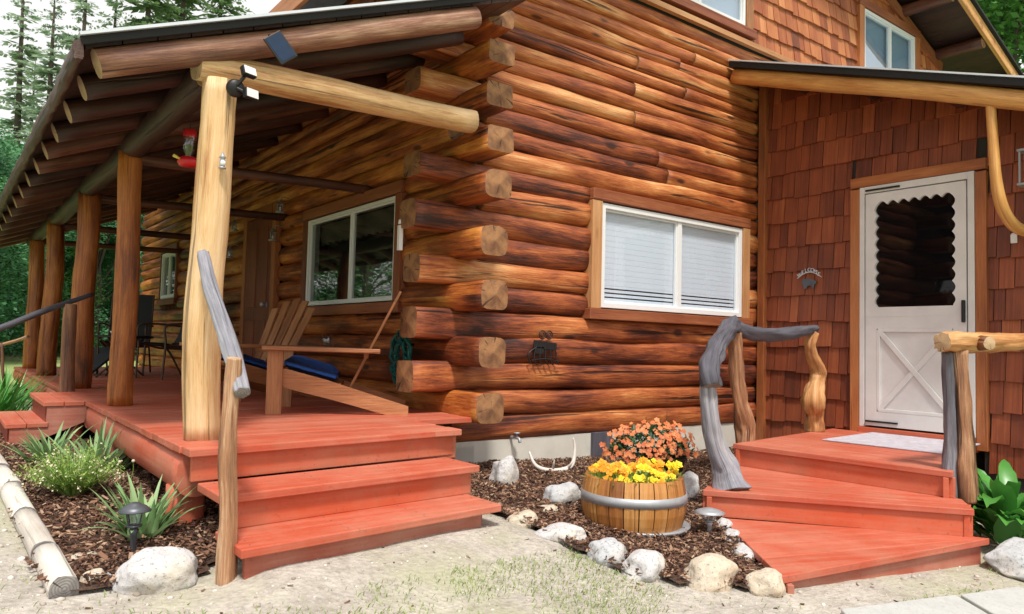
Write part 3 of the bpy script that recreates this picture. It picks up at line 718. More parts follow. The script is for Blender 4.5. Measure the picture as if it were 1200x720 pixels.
for y in (1.42, 3.39, 5.83, 7.8):
    m = MB(); log(m, (-2.1, y, 2.22), (-.1, y, 2.26), .04, .04, tone=.7, rough=.05); m.obj('porch_tie', [RAFT, END], cabin)
pr = MB()
def slab(mb, x0, x1, y0, y1, f, th, off=0, tone=.5):
    vs = [(x, y, f(x)+off-t) for t in (0, th) for x, y in ((x0, y0), (x1, y0), (x1, y1), (x0, y1))]
    mb.add(vs, [(0, 1, 2, 3), (7, 6, 5, 4), (0, 4, 5, 1), (1, 5, 6, 2), (2, 6, 7, 3), (3, 7, 4, 0)], [[(0, 0), (1, 0), (1, 1), (0, 1)]]*6, tone)
slab(pr, -2.66, -.15, -.72, 9.0, pz, .012)
for k in range(24):
    y = -.70+k*.41; slab(pr, -2.66, -.15, y, y+.03, pz, .02, .02)
pro = pr.obj('porch_roof', METALR, cabin)
m = MB(); x = -2.64
while x < -.2: slab(m, x+.003, x+.145, -.70, 8.98, pz, .025, -.016, tone=R.random()); x += .148
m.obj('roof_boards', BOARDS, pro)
m = MB(); bar(m, (-2.66, -.735, pz(-2.66)-.014), (-.50, -.735, pz(-.5)-.014), .02, .036); m.obj('drip_edge', BLKEDGE, pro)
m = MB(); bar(m, (-2.67, -.74, pz(-2.67)+.012), (-.45, -.74, pz(-.45)+.012), .05, .014); m.obj('metal_edge', SILV, pro)
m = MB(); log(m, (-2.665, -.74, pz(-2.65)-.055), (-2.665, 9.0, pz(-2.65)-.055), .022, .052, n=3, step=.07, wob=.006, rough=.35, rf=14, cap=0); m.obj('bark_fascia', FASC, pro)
ry = [-.66, -.22, .30, .88, 1.43, 2.0, 2.65, 3.3, 3.95, 4.6, 5.3, 6.0, 6.7, 7.4, 8.1, 8.8]
for k, y in enumerate(ry):
    m = MB(); r_ = .062 if k else .066; o_ = .045+r_
    log(m, (-2.585, y+.0, pz(-2.585)-o_), (-.35 if k else -.52, y, pz(-.35 if k else -.52)-o_), r_, r_, rough=.06, wob=.008, tone=.75 if k == 0 else None)
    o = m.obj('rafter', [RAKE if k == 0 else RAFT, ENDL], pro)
    if k == 0: o['label'] = 'outermost log rafter at the gable end'

# main roof
mr = MB()
def mrz(x): return rooftop(x)
def slab2(mb, x0, x1, y0, y1, th, off, tone=.5): slab(mb, x0, x1, y0, y1, mrz, th, off, tone)
slab2(mr, -.62, RIDGE[0], -.62, 11, .05, .12); slab2(mr, RIDGE[0], 9.3, -.62, 11, .05, .12)
mro = mr.obj('main_roof', BLKEDGE, cabin)
m = MB()
for a, b, s in ((-.6, RIDGE[0], -1), (RIDGE[0], 9.28, 1)):
    x = a
    while x < b-.1: slab2(m, x+.003, min(x+.2, b), -.60, 10.98, .03, .062, R.random()*.6); x += .2
m.obj('soffit_boards', BOARDS, mro)
m = MB()
slab2(m, RIDGE[0], 9.28, -.66, -.615, .15, .10, .8); slab2(m, -.64, RIDGE[0], -.66, -.615, .15, .10, .8); m.obj('rake_board', GOLD, mro, bevel=.004)
m = MB(); slab2(m, RIDGE[0], 9.32, -.70, -.62, .03, .14); slab2(m, -.66, RIDGE[0], -.70, -.62, .03, .14); m.obj('rake_drip_edge', BLKEDGE, mro)
for x in (4.6, 5.6, 6.6, 7.55, 8.5):
    m = MB(); log(m, (x, -.60, mrz(x)-.06), (x, .1 if x < 7.7 else 10.9, mrz(x)-.06), .075, .075, rough=.06); m.obj('lookout', [RAFT, END], mro)
m = MB(); bar(m, (RIDGE[0], -.01, mrz(RIDGE[0])-.14), (7.7, -.01, mrz(7.7)-.14), .05, .13); m.obj('frieze_board', TRIMR, mro)
m = MB(); bar(m, (-.64, -.64, mrz(-.64)-.0), (-.64, 11, mrz(-.64)-.0), .04, .2); m.obj('eave_fascia', TRIMO, mro)
m = MB()
bar(m, (9.28, -.64, mrz(9.28)+.02), (9.28, 11, mrz(9.28)+.02), .04, .2); m.obj('eave_fascia', TRIMO, mro)

# ---------------------------------------------------------------- entry wing
EX = 3.54
def ez(y): return 3.80+.341*y
es = MB(); DOORH = (-2.09, -.97, .2, 2.53)
for a, b, c, d0, d1 in ((-3.4, -2.05, .0, None, None), (-1.0, 0, .0, None, None), (-2.05, -1.0, 2.45, None, None)):
    es.add([(EX, a, c-.3*(c < 1)), (EX, b, c-.3*(c < 1)), (EX, b, ez(b)-.1), (EX, a, ez(a)-.1), (EX+.12, a, c-.3*(c < 1)), (EX+.12, b, c-.3*(c < 1)), (EX+.12, b, ez(b)-.1), (EX+.12, a, ez(a)-.1)], [(3, 2, 1, 0), (4, 5, 6, 7), (0, 1, 5, 4), (2, 3, 7, 6), (1, 2, 6, 5), (3, 0, 4, 7)], None, 0)
es.obj('entry_wall', DARKIN, cabin)
m = MB(); bx(m, (EX, -3.45, -.4), (7.4, -3.3, ez(-3.4)-.1)); bx(m, (7.3, -3.3, -.4), (7.4, .1, 2.6)); m.obj('entry_side_wall', SHO, cabin)
m = MB()
shakes(m, V((EX, -.06, 0)), V((0, -1, 0)), None, 3.34, .02, 3.75, .245, V((-1, 0, 0)), holes=[(-DOORH[1]-.06, -DOORH[0]-.06, DOORH[2], DOORH[3])], top=lambda u: ez(-u-.06)-.09, seed=9, wmin=.08, wmax=.17, sd=.11)
m.obj('entry_shakes', SHR, cabin)
m = MB(); bx(m, (EX-.07, -.085, .05), (EX-.0, -.005, 3.7)); m.obj('corner_board', TRIMO, cabin, bevel=.005)
# entry roof
er = MB()
def eslab(mb, x0, x1, y0, y1, th, off, tone=.5):
    vs = [(x, y, ez(y)+off-t) for t in (0, th) for x, y in ((x0, y0), (x1, y0), (x1, y1), (x0, y1))]
    mb.add(vs, [(0, 1, 2, 3), (7, 6, 5, 4), (0, 4, 5, 1), (1, 5, 6, 2), (2, 6, 7, 3), (3, 7, 4, 0)], [[(0, 0), (1, 0), (1, 1), (0, 1)]]*6, tone)
eslab(er, 2.97, 7.6, -4.0, -.02, .02, 0); ero = er.obj('entry_roof', METALR, cabin)
m = MB(); eslab(m, 2.99, 7.58, -3.98, -.03, .03, -.03); m.obj('roof_boards', BOARDS, ero)
m = MB(); eslab(m, 2.945, 2.968, -4.0, -.02, .05, -.004); m.obj('drip_edge', BLKEDGE, ero)
m = MB(); eslab(m, 2.93, 2.99, -4.0, -.02, .014, .016); m.obj('metal_edge', SILV, ero)
m = MB(); log(m, (3.03, -.03, ez(-.03)-.135), (3.03, -4.0, ez(-4.0)-.135), .062, .075, n=2.3, rough=.1, wob=.012, rf=3, tone=.7); m.obj('rake_log', [GOLD, ENDL], ero)['label'] = 'golden log under the roof edge'
m = MB()
for y in (-.5, -1.2, -1.9, -2.6, -3.3): log(m, (3.05, y, ez(y)-.11), (7.4, y, ez(y)-.11), .045, .045)
m.obj('purlins', [RAFT, END], ero)
m = MB(); tube(m, [(3.03, -2.29, ez(-2.29)-.16), (3.04, -2.30, 2.55), (3.07, -2.31, 2.25), (3.13, -2.33, 2.05), (3.28, -2.36, 1.93), (3.52, -2.40, 1.90)], [.034, .036, .04, .044, .044, .04], 12, .1, .8, rf=3); m.obj('curved_bracket', [GOLD, ENDL], ero)['label'] = 'pale curved branch bracket holding up the roof'

# storm door
FX = EX-.03
def dbx(mb, y0, y1, z0, z1, t0, t1, **k): bx(mb, (FX-t1, y0, z0), (FX-t0, y1, z1), **k)
m = MB()
dbx(m, -2.005, -1.955, .3, 2.45, -.06, .03); dbx(m, -1.105, -1.06, .3, 2.45, -.06, .03); dbx(m, -1.955, -1.105, 2.39, 2.45, -.06, .03)
sd = m.obj('storm_door', DOORWH, cabin, bevel=.004); sd['label'] = 'white storm door with crossbuck lower panel and dark scalloped window'
m = MB()                       # leaf with scalloped glass opening
A, B, Z0, Z1 = -1.945, -1.115, .315, 2.38; ga, gb, gz0, gz1 = -1.845, -1.215, 1.36, 2.28
def scal(a0, b0, a1, b1, n, amp):       # scalloped edge from (a0,b0) to (a1,b1)
    pts = []; nxx, nyy = -(b1-b0), (a1-a0); l = math.hypot(nxx, nyy); nxx, nyy = nxx/l, nyy/l
    for i in range(n):
        for k in range(8):
            t = (i+k/8)/n; s = abs(math.sin(math.pi*k/8)); pts.append((a0+(a1-a0)*t+nxx*amp*(s-.3), b0+(b1-b0)*t+nyy*amp*(s-.3)))
    return pts
inner = [(ga, gz0), (gb, gz0)]
r1 = scal(gb, gz0, gb, gz1, 9, -.026); r2 = scal(gb, gz1, ga, gz1, 7, -.032); r3 = scal(ga, gz1, ga, gz0, 9, -.026)
loop = [(ga+(gb-ga)*i/8, gz0) for i in range(8)]+r1+r2+r3
def outerpt(y, z):
    cy, cz = (A+B)/2, (gz0+gz1)/2; dy, dz = y-cy, z-cz; hy = (B-A)/2; tz = (Z1-cz) if dz > 0 else (cz-1.30)
    k = min(hy/abs(dy) if dy else 1e9, tz/abs(dz) if dz else 1e9); return (cy+dy*k, cz+dz*k)
N_ = len(loop); L2 = [outerpt(*p) for p in loop]
vs = [(FX-.028, y, z) for y, z in loop]+[(FX-.028, y, z) for y, z in L2]+[(FX+.012, y, z) for y, z in loop]
fs = [(i, (i+1) % N_, (i+1) % N_+N_, i+N_) for i in range(N_)]+[(i, i+2*N_, (i+1) % N_+2*N_, (i+1) % N_) for i in range(N_)]
m.add(vs, fs, None, .5)
for (yy, zz) in ((A, Z1), (B, Z1), (A, 1.30), (B, 1.30)):     # fill leaf corners
    pass
dbx(m, A, B, 1.345-.07, 1.30, -.01, .03)
dbx(m, A, A+.1, Z0, 1.275, -.01, .028); dbx(m, B-.1, B, Z0, 1.275, -.01, .028); dbx(m, A+.1, B-.1, Z0, .44, -.01, .028); dbx(m, A+.1, B-.1, 1.17, 1.275, -.01, .028)
dbx(m, A+.1, B-.1, .44, 1.17, -.01, .012)
sdl = m.obj('door_leaf', DOORWH, sd)
# corner fill as its own thin sheet right behind the scalloped face
m = MB(); 
for a, b, c, d_ in ((A, ga-.04, 1.30, Z1), (gb+.04, B, 1.30, Z1), (ga-.04, gb+.04, gz1+.045, Z1)): dbx(m, a, b, c, d_, -.01, .0245)
m.obj('door_frame_fill', DOORWH, sd)
m = MB(); ya, yb, za, zb = A+.11, B-.11, .45, 1.16
for (p, q) in (((ya, za), (yb, zb)), ((ya, zb), (yb, za))):
    bar(m, (FX-.02 - (.003 if p[1] == za else 0), p[0], p[1]), (FX-.02-(.003 if p[1] == za else 0), q[0], q[1]), .016, .045, up=(1, 0, 0) if False else (0, 0, 1))
for a, b, c, d_ in ((ya, yb, za-.01, za+.02), (ya, yb, zb-.02, zb+.01), (ya-.01, ya+.02, za+.02, zb-.02), (yb-.02, yb+.01, za+.02, zb-.02)): dbx(m, a, b, c, d_, .012, .030)
m.obj('crossbuck', DOORWH, sd, bevel=.004)
m = MB(); quad(m, (FX-.0, ga-.05, gz0-.02), (FX-.0, ga-.05, gz1+.05), (FX-.0, gb+.05, gz1+.05), (FX-.0, gb+.05, gz0-.02)); m.obj('pane', GLASSD, sd)
m = MB(); dbx(m, -1.94, -1.915, 1.22, 1.40, .03, .06); m.obj('door_handle', BLACK, sd, bevel=.006)
m = MB(); dbx(m, -1.4, -1.12, .345, .36, .03, .045); dbx(m, -1.42, -1.12, 2.405, 2.42, .03, .045); m.obj('door_closer', BLACK, sd)
for a, b in ((-2.09, -2.008), (-1.057, -.97)):
    m = MB(); dbx(m, a, b, .2, 2.44, -.03, .025); m.obj('side_trim', TRIMO, sd, bevel=.004)
m = MB(); dbx(m, -2.09, -.97, 2.455, 2.545, -.03, .027); m.obj('head_trim', TRIMO, sd, bevel=.004)
m = MB(); dbx(m, -2.005, -1.06, .18, .297, -.05, .05); m.obj('threshold', REDV, sd, bevel=.004)

# ---------------------------------------------------------------- porch front steps
st = thing('porch_steps', 'wide red painted wooden steps up to the covered porch', 'steps', (-1.45, -1.3, .03))
def tread(mb, x0, x1, y0, y1, z, nb=2, th=.038):
    wd = (y1-y0)/nb
    for i in range(nb): bx(mb, (x0, y0+i*wd+.002, z-th), (x1, y0+(i+1)*wd-.002, z), jit=.001)
def poly_prism(mb, pts, z0, z1, tone=.5, ang=0):
    n_ = len(pts); vs = [(x, y, z1 if not callable(z1) else z1(x, y)) for x, y in pts]+[(x, y, z0 if not callable(z0) else z0(x, y)) for x, y in pts]
    ca, sa = math.cos(ang), math.sin(ang)
    uvt = [(x*ca+y*sa, -x*sa+y*ca) for x, y in pts]
    fs = [tuple(range(n_)), tuple(reversed(range(n_, 2*n_)))]; uvs = [uvt, list(reversed(uvt))]
    for i in range(n_):
        j = (i+1) % n_; L = math.hypot(pts[i][0]-pts[j][0], pts[i][1]-pts[j][1]); fs.append((i, i+n_, j+n_, j)); uvs.append([(0, 0), (0, .15), (L, .15), (L, 0)])
    mb.add(vs, fs, uvs, tone)
def skew(xl, xr, yl, yr, d0, d1):   # strip between front line (yl..yr) offset d0..d1 back
    return [(xl, yl+d0), (xr, yr+d0), (xr, yr+d1), (xl, yl+d1)]
for z, xl, xr, yl, yr, zb in ((.45, -2.17, -.64, -1.02, -.86, None), (.30, -2.12, -.80, -1.36, -1.22, None), (.15, -2.20, -.80, -1.62, -1.46, None)):
    pass
S = [(.45, -2.19, -.655, -.99, -.84), (.30, -2.15, -.765, -1.32, -1.195), (.15, -2.15, -.82, -1.61, -1.47)]
for i, (z, xl, xr, yl, yr) in enumerate(S):
    m = MB()
    dep = .34 if i else .14
    nb = 2 if i else 1
    for b in range(nb): poly_prism(m, skew(xl, xr, yl, yr, dep*b/nb+.002*b, dep*(b+1)/nb-.002), z-.036, z-.0005*b, R.random())
    m.obj('tread', RED, st, bevel=.005)
    m = MB(); zl = (z-.15 if i < 2 else None)
    f0 = .035
    if zl is not None: poly_prism(m, skew(xl+.02, xr-.03, yl, yr, f0, f0+.03), z-.15, z-.037, R.random())
    else: poly_prism(m, skew(xl+.03, xr-.09, yl, yr, f0+.01, f0+.04), lambda x, y: gn(x, y)-.03, z-.037, R.random())
    m.obj('riser', REDV if i < 2 else REDF, st, bevel=.003)
m = MB()
for x in (-1.86, -.88):
    y0 = -1.44 if x < -1 else -1.34
    m = MB(); pp = [(y0, -.06), (-.8, -.06), (-.8, .26), (y0+.32, .26), (y0+.32, .11), (y0, .11)]; n_ = len(pp)
    m.add([(x, a, b) for a, b in pp]+[(x+.035, a, b) for a, b in pp], [tuple(reversed(range(n_))), tuple(range(n_, 2*n_))]+[(i, (i+1) % n_, (i+1) % n_+n_, i+n_) for i in range(n_)], [[(a, b) for a, b in reversed(pp)], [(a, b) for a, b in pp]]+[[(0, 0), (.1, 0), (.1, .1), (0, .1)]]*n_, .3)
    m.obj('stringer', REDF, st)

m = MB()
for z, xl, xr, yl, yr in S[1:]:
    for t_ in (.04, .36, .66, .97):
        for dy in (.05, .12, .21, .29):
            x_ = xl+(xr-xl)*t_+R.uniform(-.006, .006); lathe(m, (x_, yl+(yr-yl)*t_+dy, z-.0004), [(.0045, 0), (.004, .0012), (0, .0014)], 7)
m.obj('nail_heads', DARKDRIFT, st)
hr = thing('handrail', 'rustic handrail of weathered branch on a single post beside the wide porch steps', 'handrail', (-2.17, -1.5, 0), group='driftwood handrails')
m = MB(); tube(m, [(-2.175, -1.51, -.12), (-2.17, -1.50, .2), (-2.18, -1.49, .5), (-2.175, -1.49, .78), (-2.175, -1.5, .87)], [.036, .034, .032, .03, .026], 26, .12, .75, rf=4, sub=9, ridge=.25); m.obj('post', [BRDRIFT, ENDL], hr)
m = MB(); tube(m, [(-2.15, -1.54, .735), (-2.145, -1.4, .86), (-2.14, -1.22, 1.0), (-2.14, -.98, 1.2), (-2.12, -.79, 1.34)], [.030, .034, .034, .032, .026], 26, .12, .7, rf=4, sub=9, ridge=.25); m.obj('rail', [GREYW, ENDG], hr)

# side stairs off the long porch side
ss = thing('side_steps', 'dark red wooden side stairs seen edge on at the left of the porch', 'steps', (-2.6, 2.4, .1))
sy0, sy1 = 1.88, 2.9
m = MB(); pts = [(-2.18, .45), (-2.44, .45), (-2.44, .30), (-2.66, .30), (-2.66, .15), (-2.90, .15), (-2.90, .0), (-2.98, .0), (-2.98, -.02), (-2.2, .33)]
for y in (sy0, sy1-.04):
    m = MB(); n_ = len(pts); m.add([(x, y, z-.036) for x, z in pts]+[(x, y+.04, z-.036) for x, z in pts], [tuple(range(n_)), tuple(reversed(range(n_, 2*n_)))]+[(i, i+n_, (i+1) % n_+n_, (i+1) % n_) for i in range(n_)], [[(p[0], p[1]) for p in pts], [(p[0], p[1]) for p in reversed(pts)]]+[[(0, 0), (.1, 0), (.1, .1), (0, .1)]]*n_, .6)
    m.obj('stringer', REDF, ss)
for x0, x1, z in ((-2.465, -2.205, .45), (-2.69, -2.43, .30), (-2.93, -2.65, .15)):
    m = MB(); bx(m, (x0, sy0-.01, z-.034), ((x0+x1)/2-.002, sy1+.01, z)); bx(m, ((x0+x1)/2+.002, sy0-.01, z-.034), (x1, sy1+.01, z)); m.obj('tread', RED, ss, bevel=.004)
    m = MB(); bx(m, (x0+.02, sy0+.042, z-.15), (x0+.04, sy1-.042, z-.036)); m.obj('riser', REDD, ss)
m = MB(); tube(m, [(-2.26, 1.96, .0), (-2.25, 1.95, .38)], [.06, .06], 12, .05, cap=0); m.obj('stair_post', REDD, ss)
hr2 = thing('handrail', 'dark slender branch handrail climbing to the third porch post', 'handrail', (-2.2, 2.9, .45), group='driftwood handrails')
m = MB(); tube(m, [(-3.1, 2.95, .80), (-2.70, 2.92, .975), (-2.4, 2.93, 1.13), (-2.03, 2.98, 1.30)], [.03, .028, .026, .018], 10, .12, .3, rf=3); m.obj('rail', [DARKDRIFT, ENDG], hr2)
m = MB(); tube(m, [(-2.19, 2.95, .40), (-2.20, 2.94, .8), (-2.20, 2.95, 1.2)], [.062, .056, .05], 12, .1, .5, rf=3); m.obj('post', [BRDRIFT, ENDL], hr2)
m = MB(); tube(m, [(-3.05, 2.95, -.1), (-3.06, 2.95, .8)], [.04, .035], 10, .1, .5); m.obj('post', [DARKDRIFT, ENDG], hr2)
sr = thing('stick_railing', 'thin stick railing beyond the porch at the left edge', 'railing', (-2.5, 6.5, 0))
m = MB(); tube(m, [(-2.28, 5.6, .90), (-2.5, 6.0, .80), (-3.0, 6.8, .66)], [.02, .02, .022], 8, .15); m.obj('rail', BRDRIFT, sr)
m = MB(); tube(m, [(-2.5, 5.95, -.05), (-2.48, 5.95, .4), (-2.5, 5.97, .82)], [.02, .018, .016], 8, .2); m.obj('post', BRDRIFT, sr)

# ---------------------------------------------------------------- entry steps
en = thing('entry_steps', 'fanned red painted entry steps with a landing before the white door', 'steps', (1.8, -1.9, -.1))
plat = [(1.66, -1.04), (1.78, -2.52), (3.50, -1.95), (3.50, -.80)]
def lerp2(a, b, t): return (a[0]+(b[0]-a[0])*t, a[1]+(b[1]-a[1])*t)
def strips(mb, a0, a1, b0, b1, n, z1, th=.036, gap=.0025, ang=0, zdir=None):
    for i in range(n):
        t0, t1 = i/n+(gap if i else 0), (i+1)/n-(gap if i < n-1 else 0)
        P = [lerp2(a0, b0, t0), lerp2(a1, b1, t0), lerp2(a1, b1, t1), lerp2(a0, b0, t1)]
        if inpoly is None: pass
        area = sum(P[k][0]*P[(k+1) % 4][1]-P[(k+1) % 4][0]*P[k][1] for k in range(4))
        if area < 0: P = P[::-1]
        poly_prism(mb, P, z1-th, z1-.0004*(i % 2), R.random(), ang)
m = MB(); strips(m, plat[0], plat[1], plat[3], plat[2], 12, .25, ang=rad(90)); m.obj('platform', RED, en, bevel=.004)
def front(mb, p, q, z0, z1, th=.03, inset=.03, tone=.5):
    p, q = V((*p, 0)), V((*q, 0)); a = (q-p).normalized(); nrm = V((-a.y, a.x, 0))
    c = V((2.6, -1.7, 0)); 
    if nrm.dot(c-p) < 0: nrm = -nrm
    p2, q2 = p+nrm*inset, q+nrm*inset; p3, q3 = p2+nrm*th, q2+nrm*th
    P = [(p2.x, p2.y), (q2.x, q2.y), (q3.x, q3.y), (p3.x, p3.y)]
    if sum(P[k][0]*P[(k+1) % 4][1]-P[(k+1) % 4][0]*P[k][1] for k in range(4)) < 0: P = P[::-1]
    poly_prism(mb, P, z0, z1, tone)
m = MB(); front(m, plat[0], plat[1], .09, .212, inset=.022); front(m, plat[1], plat[2], -.1, .212, inset=.022); front(m, plat[3], plat[0], -.06, .212, inset=.022); m.obj('platform_riser', REDV, en, bevel=.003)
t2a, t2b = (.66, -1.55), (1.56, -2.72)
m = MB(); strips(m, t2a, t2b, (1.72, -.98), (1.83, -2.55), 4, .09, ang=rad(-50)); m.obj('tread', RED, en, bevel=.004)
m = MB(); front(m, t2a, t2b, -.07, .052, inset=.022); front(m, t2b, (2.0, -2.56), -.2, .052, inset=.022); front(m, t2a, (1.75, -.98), -.16, .052, inset=.022); m.obj('riser', REDV, en, bevel=.003)
t3a, t3b = (-.02, -2.52), (1.63, -2.77)
m = MB(); strips(m, t3a, t3b, (.72, -1.64), (1.60, -2.70), 4, -.068, ang=rad(-20)); m.obj('tread', RED, en, bevel=.004)
m = MB(); front(m, t3a, (1.60, -2.765), lambda x, y: gn(x, y)-.05, -.106, inset=.03); front(m, t3a, (.72, -1.64), lambda x, y: gn(x, y)-.05, -.106, inset=.03); m.obj('riser', REDF, en, bevel=.003)
m = MB(); vs = [(2.50, -1.27), (3.44, -1.2), (3.46, -2.05), (2.56, -2.13)]
poly_prism(m, vs[::-1], .252, .262); o = m.obj('doormat', MATR, bevel=.003); tag(o, 'pale thin doormat lying before the white storm door', 'doormat'); orig(o, (3, -1.7, .252))

hl = thing('handrail', 'twisted driftwood handrail on three crooked posts left of the white door', 'handrail', (.84, -1.58, .09), group='driftwood handrails')
def piece(parent, nm, mats, pts, r, rough=.12, tone=.6, rf=4, sides=14, flat=1):
    m = MB(); tube(m, pts, r, sides+14, rough*1.2, tone, rf=rf*1.6, flat=flat, sub=10, ridge=.28); return m.obj(nm, mats, parent)
piece(hl, 'post', [GREYW, ENDG], [(.86, -1.60, .06), (.87, -1.57, .13), (.86, -1.55, .22), (.80, -1.53, .36), (.76, -1.52, .55), (.74, -1.51, .82)], [.12, .095, .075, .055, .05, .045], .2, .85, 5)
piece(hl, 'post', [BRDRIFT, ENDL], [(1.90, -.98, -.12), (1.92, -.97, .2), (1.93, -.96, .36), (1.85, -.97, .55), (1.80, -.97, .8), (1.77, -.97, 1.08)], [.055, .065, .07, .05, .055, .052], .2, .55)
piece(hl, 'post', [KNOTW, ENDL], [(3.10, -.86, .25), (3.09, -.86, .40), (3.05, -.87, .53), (3.12, -.86, .68), (3.14, -.86, .78), (3.04, -.86, .92), (3.00, -.87, 1.02), (3.04, -.88, 1.12)], [.08, .078, .098, .062, .066, .048, .045, .045], .25, .6, 6)
piece(hl, 'rail', [DARKDRIFT, ENDG], [(.72, -1.56, .72), (.76, -1.51, .82), (1.05, -1.34, .95), (1.4, -1.15, 1.06), (1.72, -.98, 1.14), (1.80, -.95, 1.13)], [.055, .065, .062, .06, .062, .045], .22, .4, 5)
piece(hl, 'rail', [DARKDRIFT, ENDG], [(1.74, -.96, 1.13), (2.0, -.93, 1.09), (2.4, -.90, 1.08), (2.8, -.88, 1.12), (3.08, -.87, 1.16)], [.05, .06, .055, .05, .035], .2, .3, 5)
hq = thing('handrail', 'thick knotty log handrail with a cleft leaning post right of the white door', 'handrail', (1.9, -2.5, .09), group='driftwood handrails')
piece(hq, 'post', [BRDRIFT, ENDL], [(1.95, -2.53, .06), (1.93, -2.53, .3), (1.90, -2.53, .6), (1.85, -2.53, .98)], [.062, .058, .05, .045], .16, .7)
piece(hq, 'post', [GREYW, ENDL], [(1.89, -2.46, .06), (1.88, -2.47, .35), (1.84, -2.48, .65), (1.79, -2.49, .97)], [.045, .038, .03, .028], .2, .3)
piece(hq, 'post', [KNOTW, ENDL], [(3.18, -2.60, -.22), (3.16, -2.62, .12), (3.12, -2.62, .4), (3.20, -2.60, .7), (3.14, -2.60, 1.02)], [.10, .09, .075, .04, .05], .2, .7)
piece(hq, 'rail', [KNOTW, ENDL], [(1.69, -2.50, 1.03), (1.78, -2.51, 1.035), (2.1, -2.53, 1.035), (2.6, -2.57, 1.05), (3.25, -2.62, 1.06)], [.055, .062, .062, .055, .05], .16, .75, 4)
m = MB(); tube(m, [(2.04, -2.58, 1.03), (2.01, -2.64, 1.03)], [.05, .042], 12, .1, sub=2); m.obj('sawn_branch_knot', [KNOTW, ENDL], hq)

# ---------------------------------------------------------------- rocks
def ico(sub):
    import bmesh
    bm = bmesh.new(); bmesh.ops.create_icosphere(bm, subdivisions=sub, radius=1); vs = [v.co.copy() for v in bm.verts]; fs = [tuple(v.index for v in f.verts) for f in bm.faces]; bm.free(); return vs, fs
IV, IF = ico(5); IV3, IF3 = ico(3)
def rock(x, y, L, Wd, H, rz, mat, label, z=None, seed=None, blocky=-.3, sink=.32, tilt=0, smooth_=0):
    seed = seed or R.uniform(0, 99); vs = []
    for p in IV:
        q = V(p)
        for ax in (V((1, .3, .2)).normalized(), V((-.2, .2, 1)).normalized(), V((.2, -1, .1)).normalized(), V((-.9, .3, .3)).normalized(), V((.3, .8, .5)).normalized()):
            lim = .72+.2*nz(seed, ax.x*5, ax.y*5); dd = q.dot(ax)
            if dd > lim: q -= ax*(dd-lim)*max(0, .55+.4*blocky-.45*smooth_)
        k = 1+.20*nz(p.x*1.4+seed, p.y*1.4, p.z*1.4)+.04*nz(p.x*4+seed, p.y*4, p.z*4)+.018*nz(p.x*13+seed, p.y*13, p.z*13)
        vs.append(V((q.x*k*L/2, q.y*k*Wd/2, q.z*k*H/2)))
    z = gn(x, y) if z is None else z
    m = MB(); rot = Matrix.Rotation(tilt, 3, 'X'); m.add([rot @ v for v in vs], IF, None, .5, 0, True)
    o = m.obj('rock', mat); o.location = (x, y, z+H*(.5-sink)); o.rotation_euler = (0, 0, rz)
    return tag(o, label, 'rock', 'rocks edging the garden beds')
rock(-2.39, -1.40, .29, .22, .20, .0, ROCKW, 'large rounded white boulder at the foot of the handrail post', smooth_=1)
rock(-2.60, -1.05, .15, .08, .05, .3, ROCKT, 'small flat cream stone lying in mulch behind the edging logs')
rock(-2.59, -1.30, .11, .08, .07, .3, ROCKT, 'small cream stone just right of the nearest edging log')
rock(-2.50, -1.27, .10, .08, .05, .9, ROCKG, 'small grey stone between the cream stone and the large boulder')
rock(-.07, -.50, .22, .18, .25, .2, ROCKW, 'upright white rock against the foundation at the right end of the porch steps', seed=11, blocky=.5, sink=.15)
rock(-.02, -1.02, .26, .20, .19, -.2, ROCKG, 'grey and white rock in mulch left of the flower barrel', seed=20, sink=.2)
rock(-.24, -1.15, .16, .12, .09, .2, ROCKT, 'small tan stone in front of the grey and white rock')
rock(-.60, -1.36, .19, .15, .11, .1, ROCKT, 'leftmost tan edging stone beside the lowest porch step', seed=33)
rock(-.53, -1.58, .29, .20, .13, -.4, ROCKW, 'long low white edging stone, second from the left in the curved row', seed=31)
rock(-.47, -1.87, .20, .20, .16, .2, ROCKG, 'grey topped edging stone left of the round white one in the row', seed=36)
rock(-.43, -2.07, .23, .20, .17, .5, ROCKW, 'round white edging stone in the middle of the curved row', seed=44)
rock(-.22, -2.28, .29, .24, .20, .1, ROCKT, 'biggest cream edging stone in front of the flower barrel', seed=50)
rock(-.06, -2.47, .20, .18, .15, .2, ROCKT, 'squarish tan edging stone at the corner of the lowest entry step', seed=55)
rock(.98, -1.16, .30, .16, .26, .9, ROCKW, 'white rock leaning behind the flower barrel next to the grey handrail post', seed=61, blocky=.6, sink=.2, tilt=.4)
for k, (x, y, s) in enumerate(((.62, -1.74, .17), (.47, -1.90, .16), (.28, -2.10, .25))):
    rock(x, y, s, .11, .10, rad(48), ROCKW, ['small pale stone beside the solar light along the entry steps', 'middle pale stone in the short row along the entry steps', 'longest pale stone in the short row along the entry steps'][k])
rock(.04, -2.02, .06, .05, .05, 0, ROCKT, 'tiny cream pebble in mulch above the big cream stone')
rock(1.66, -2.90, .46, .34, .22, .35, ROCKG, 'flat topped grey boulder under the broad leafed plant', seed=71, blocky=.9, sink=.15)
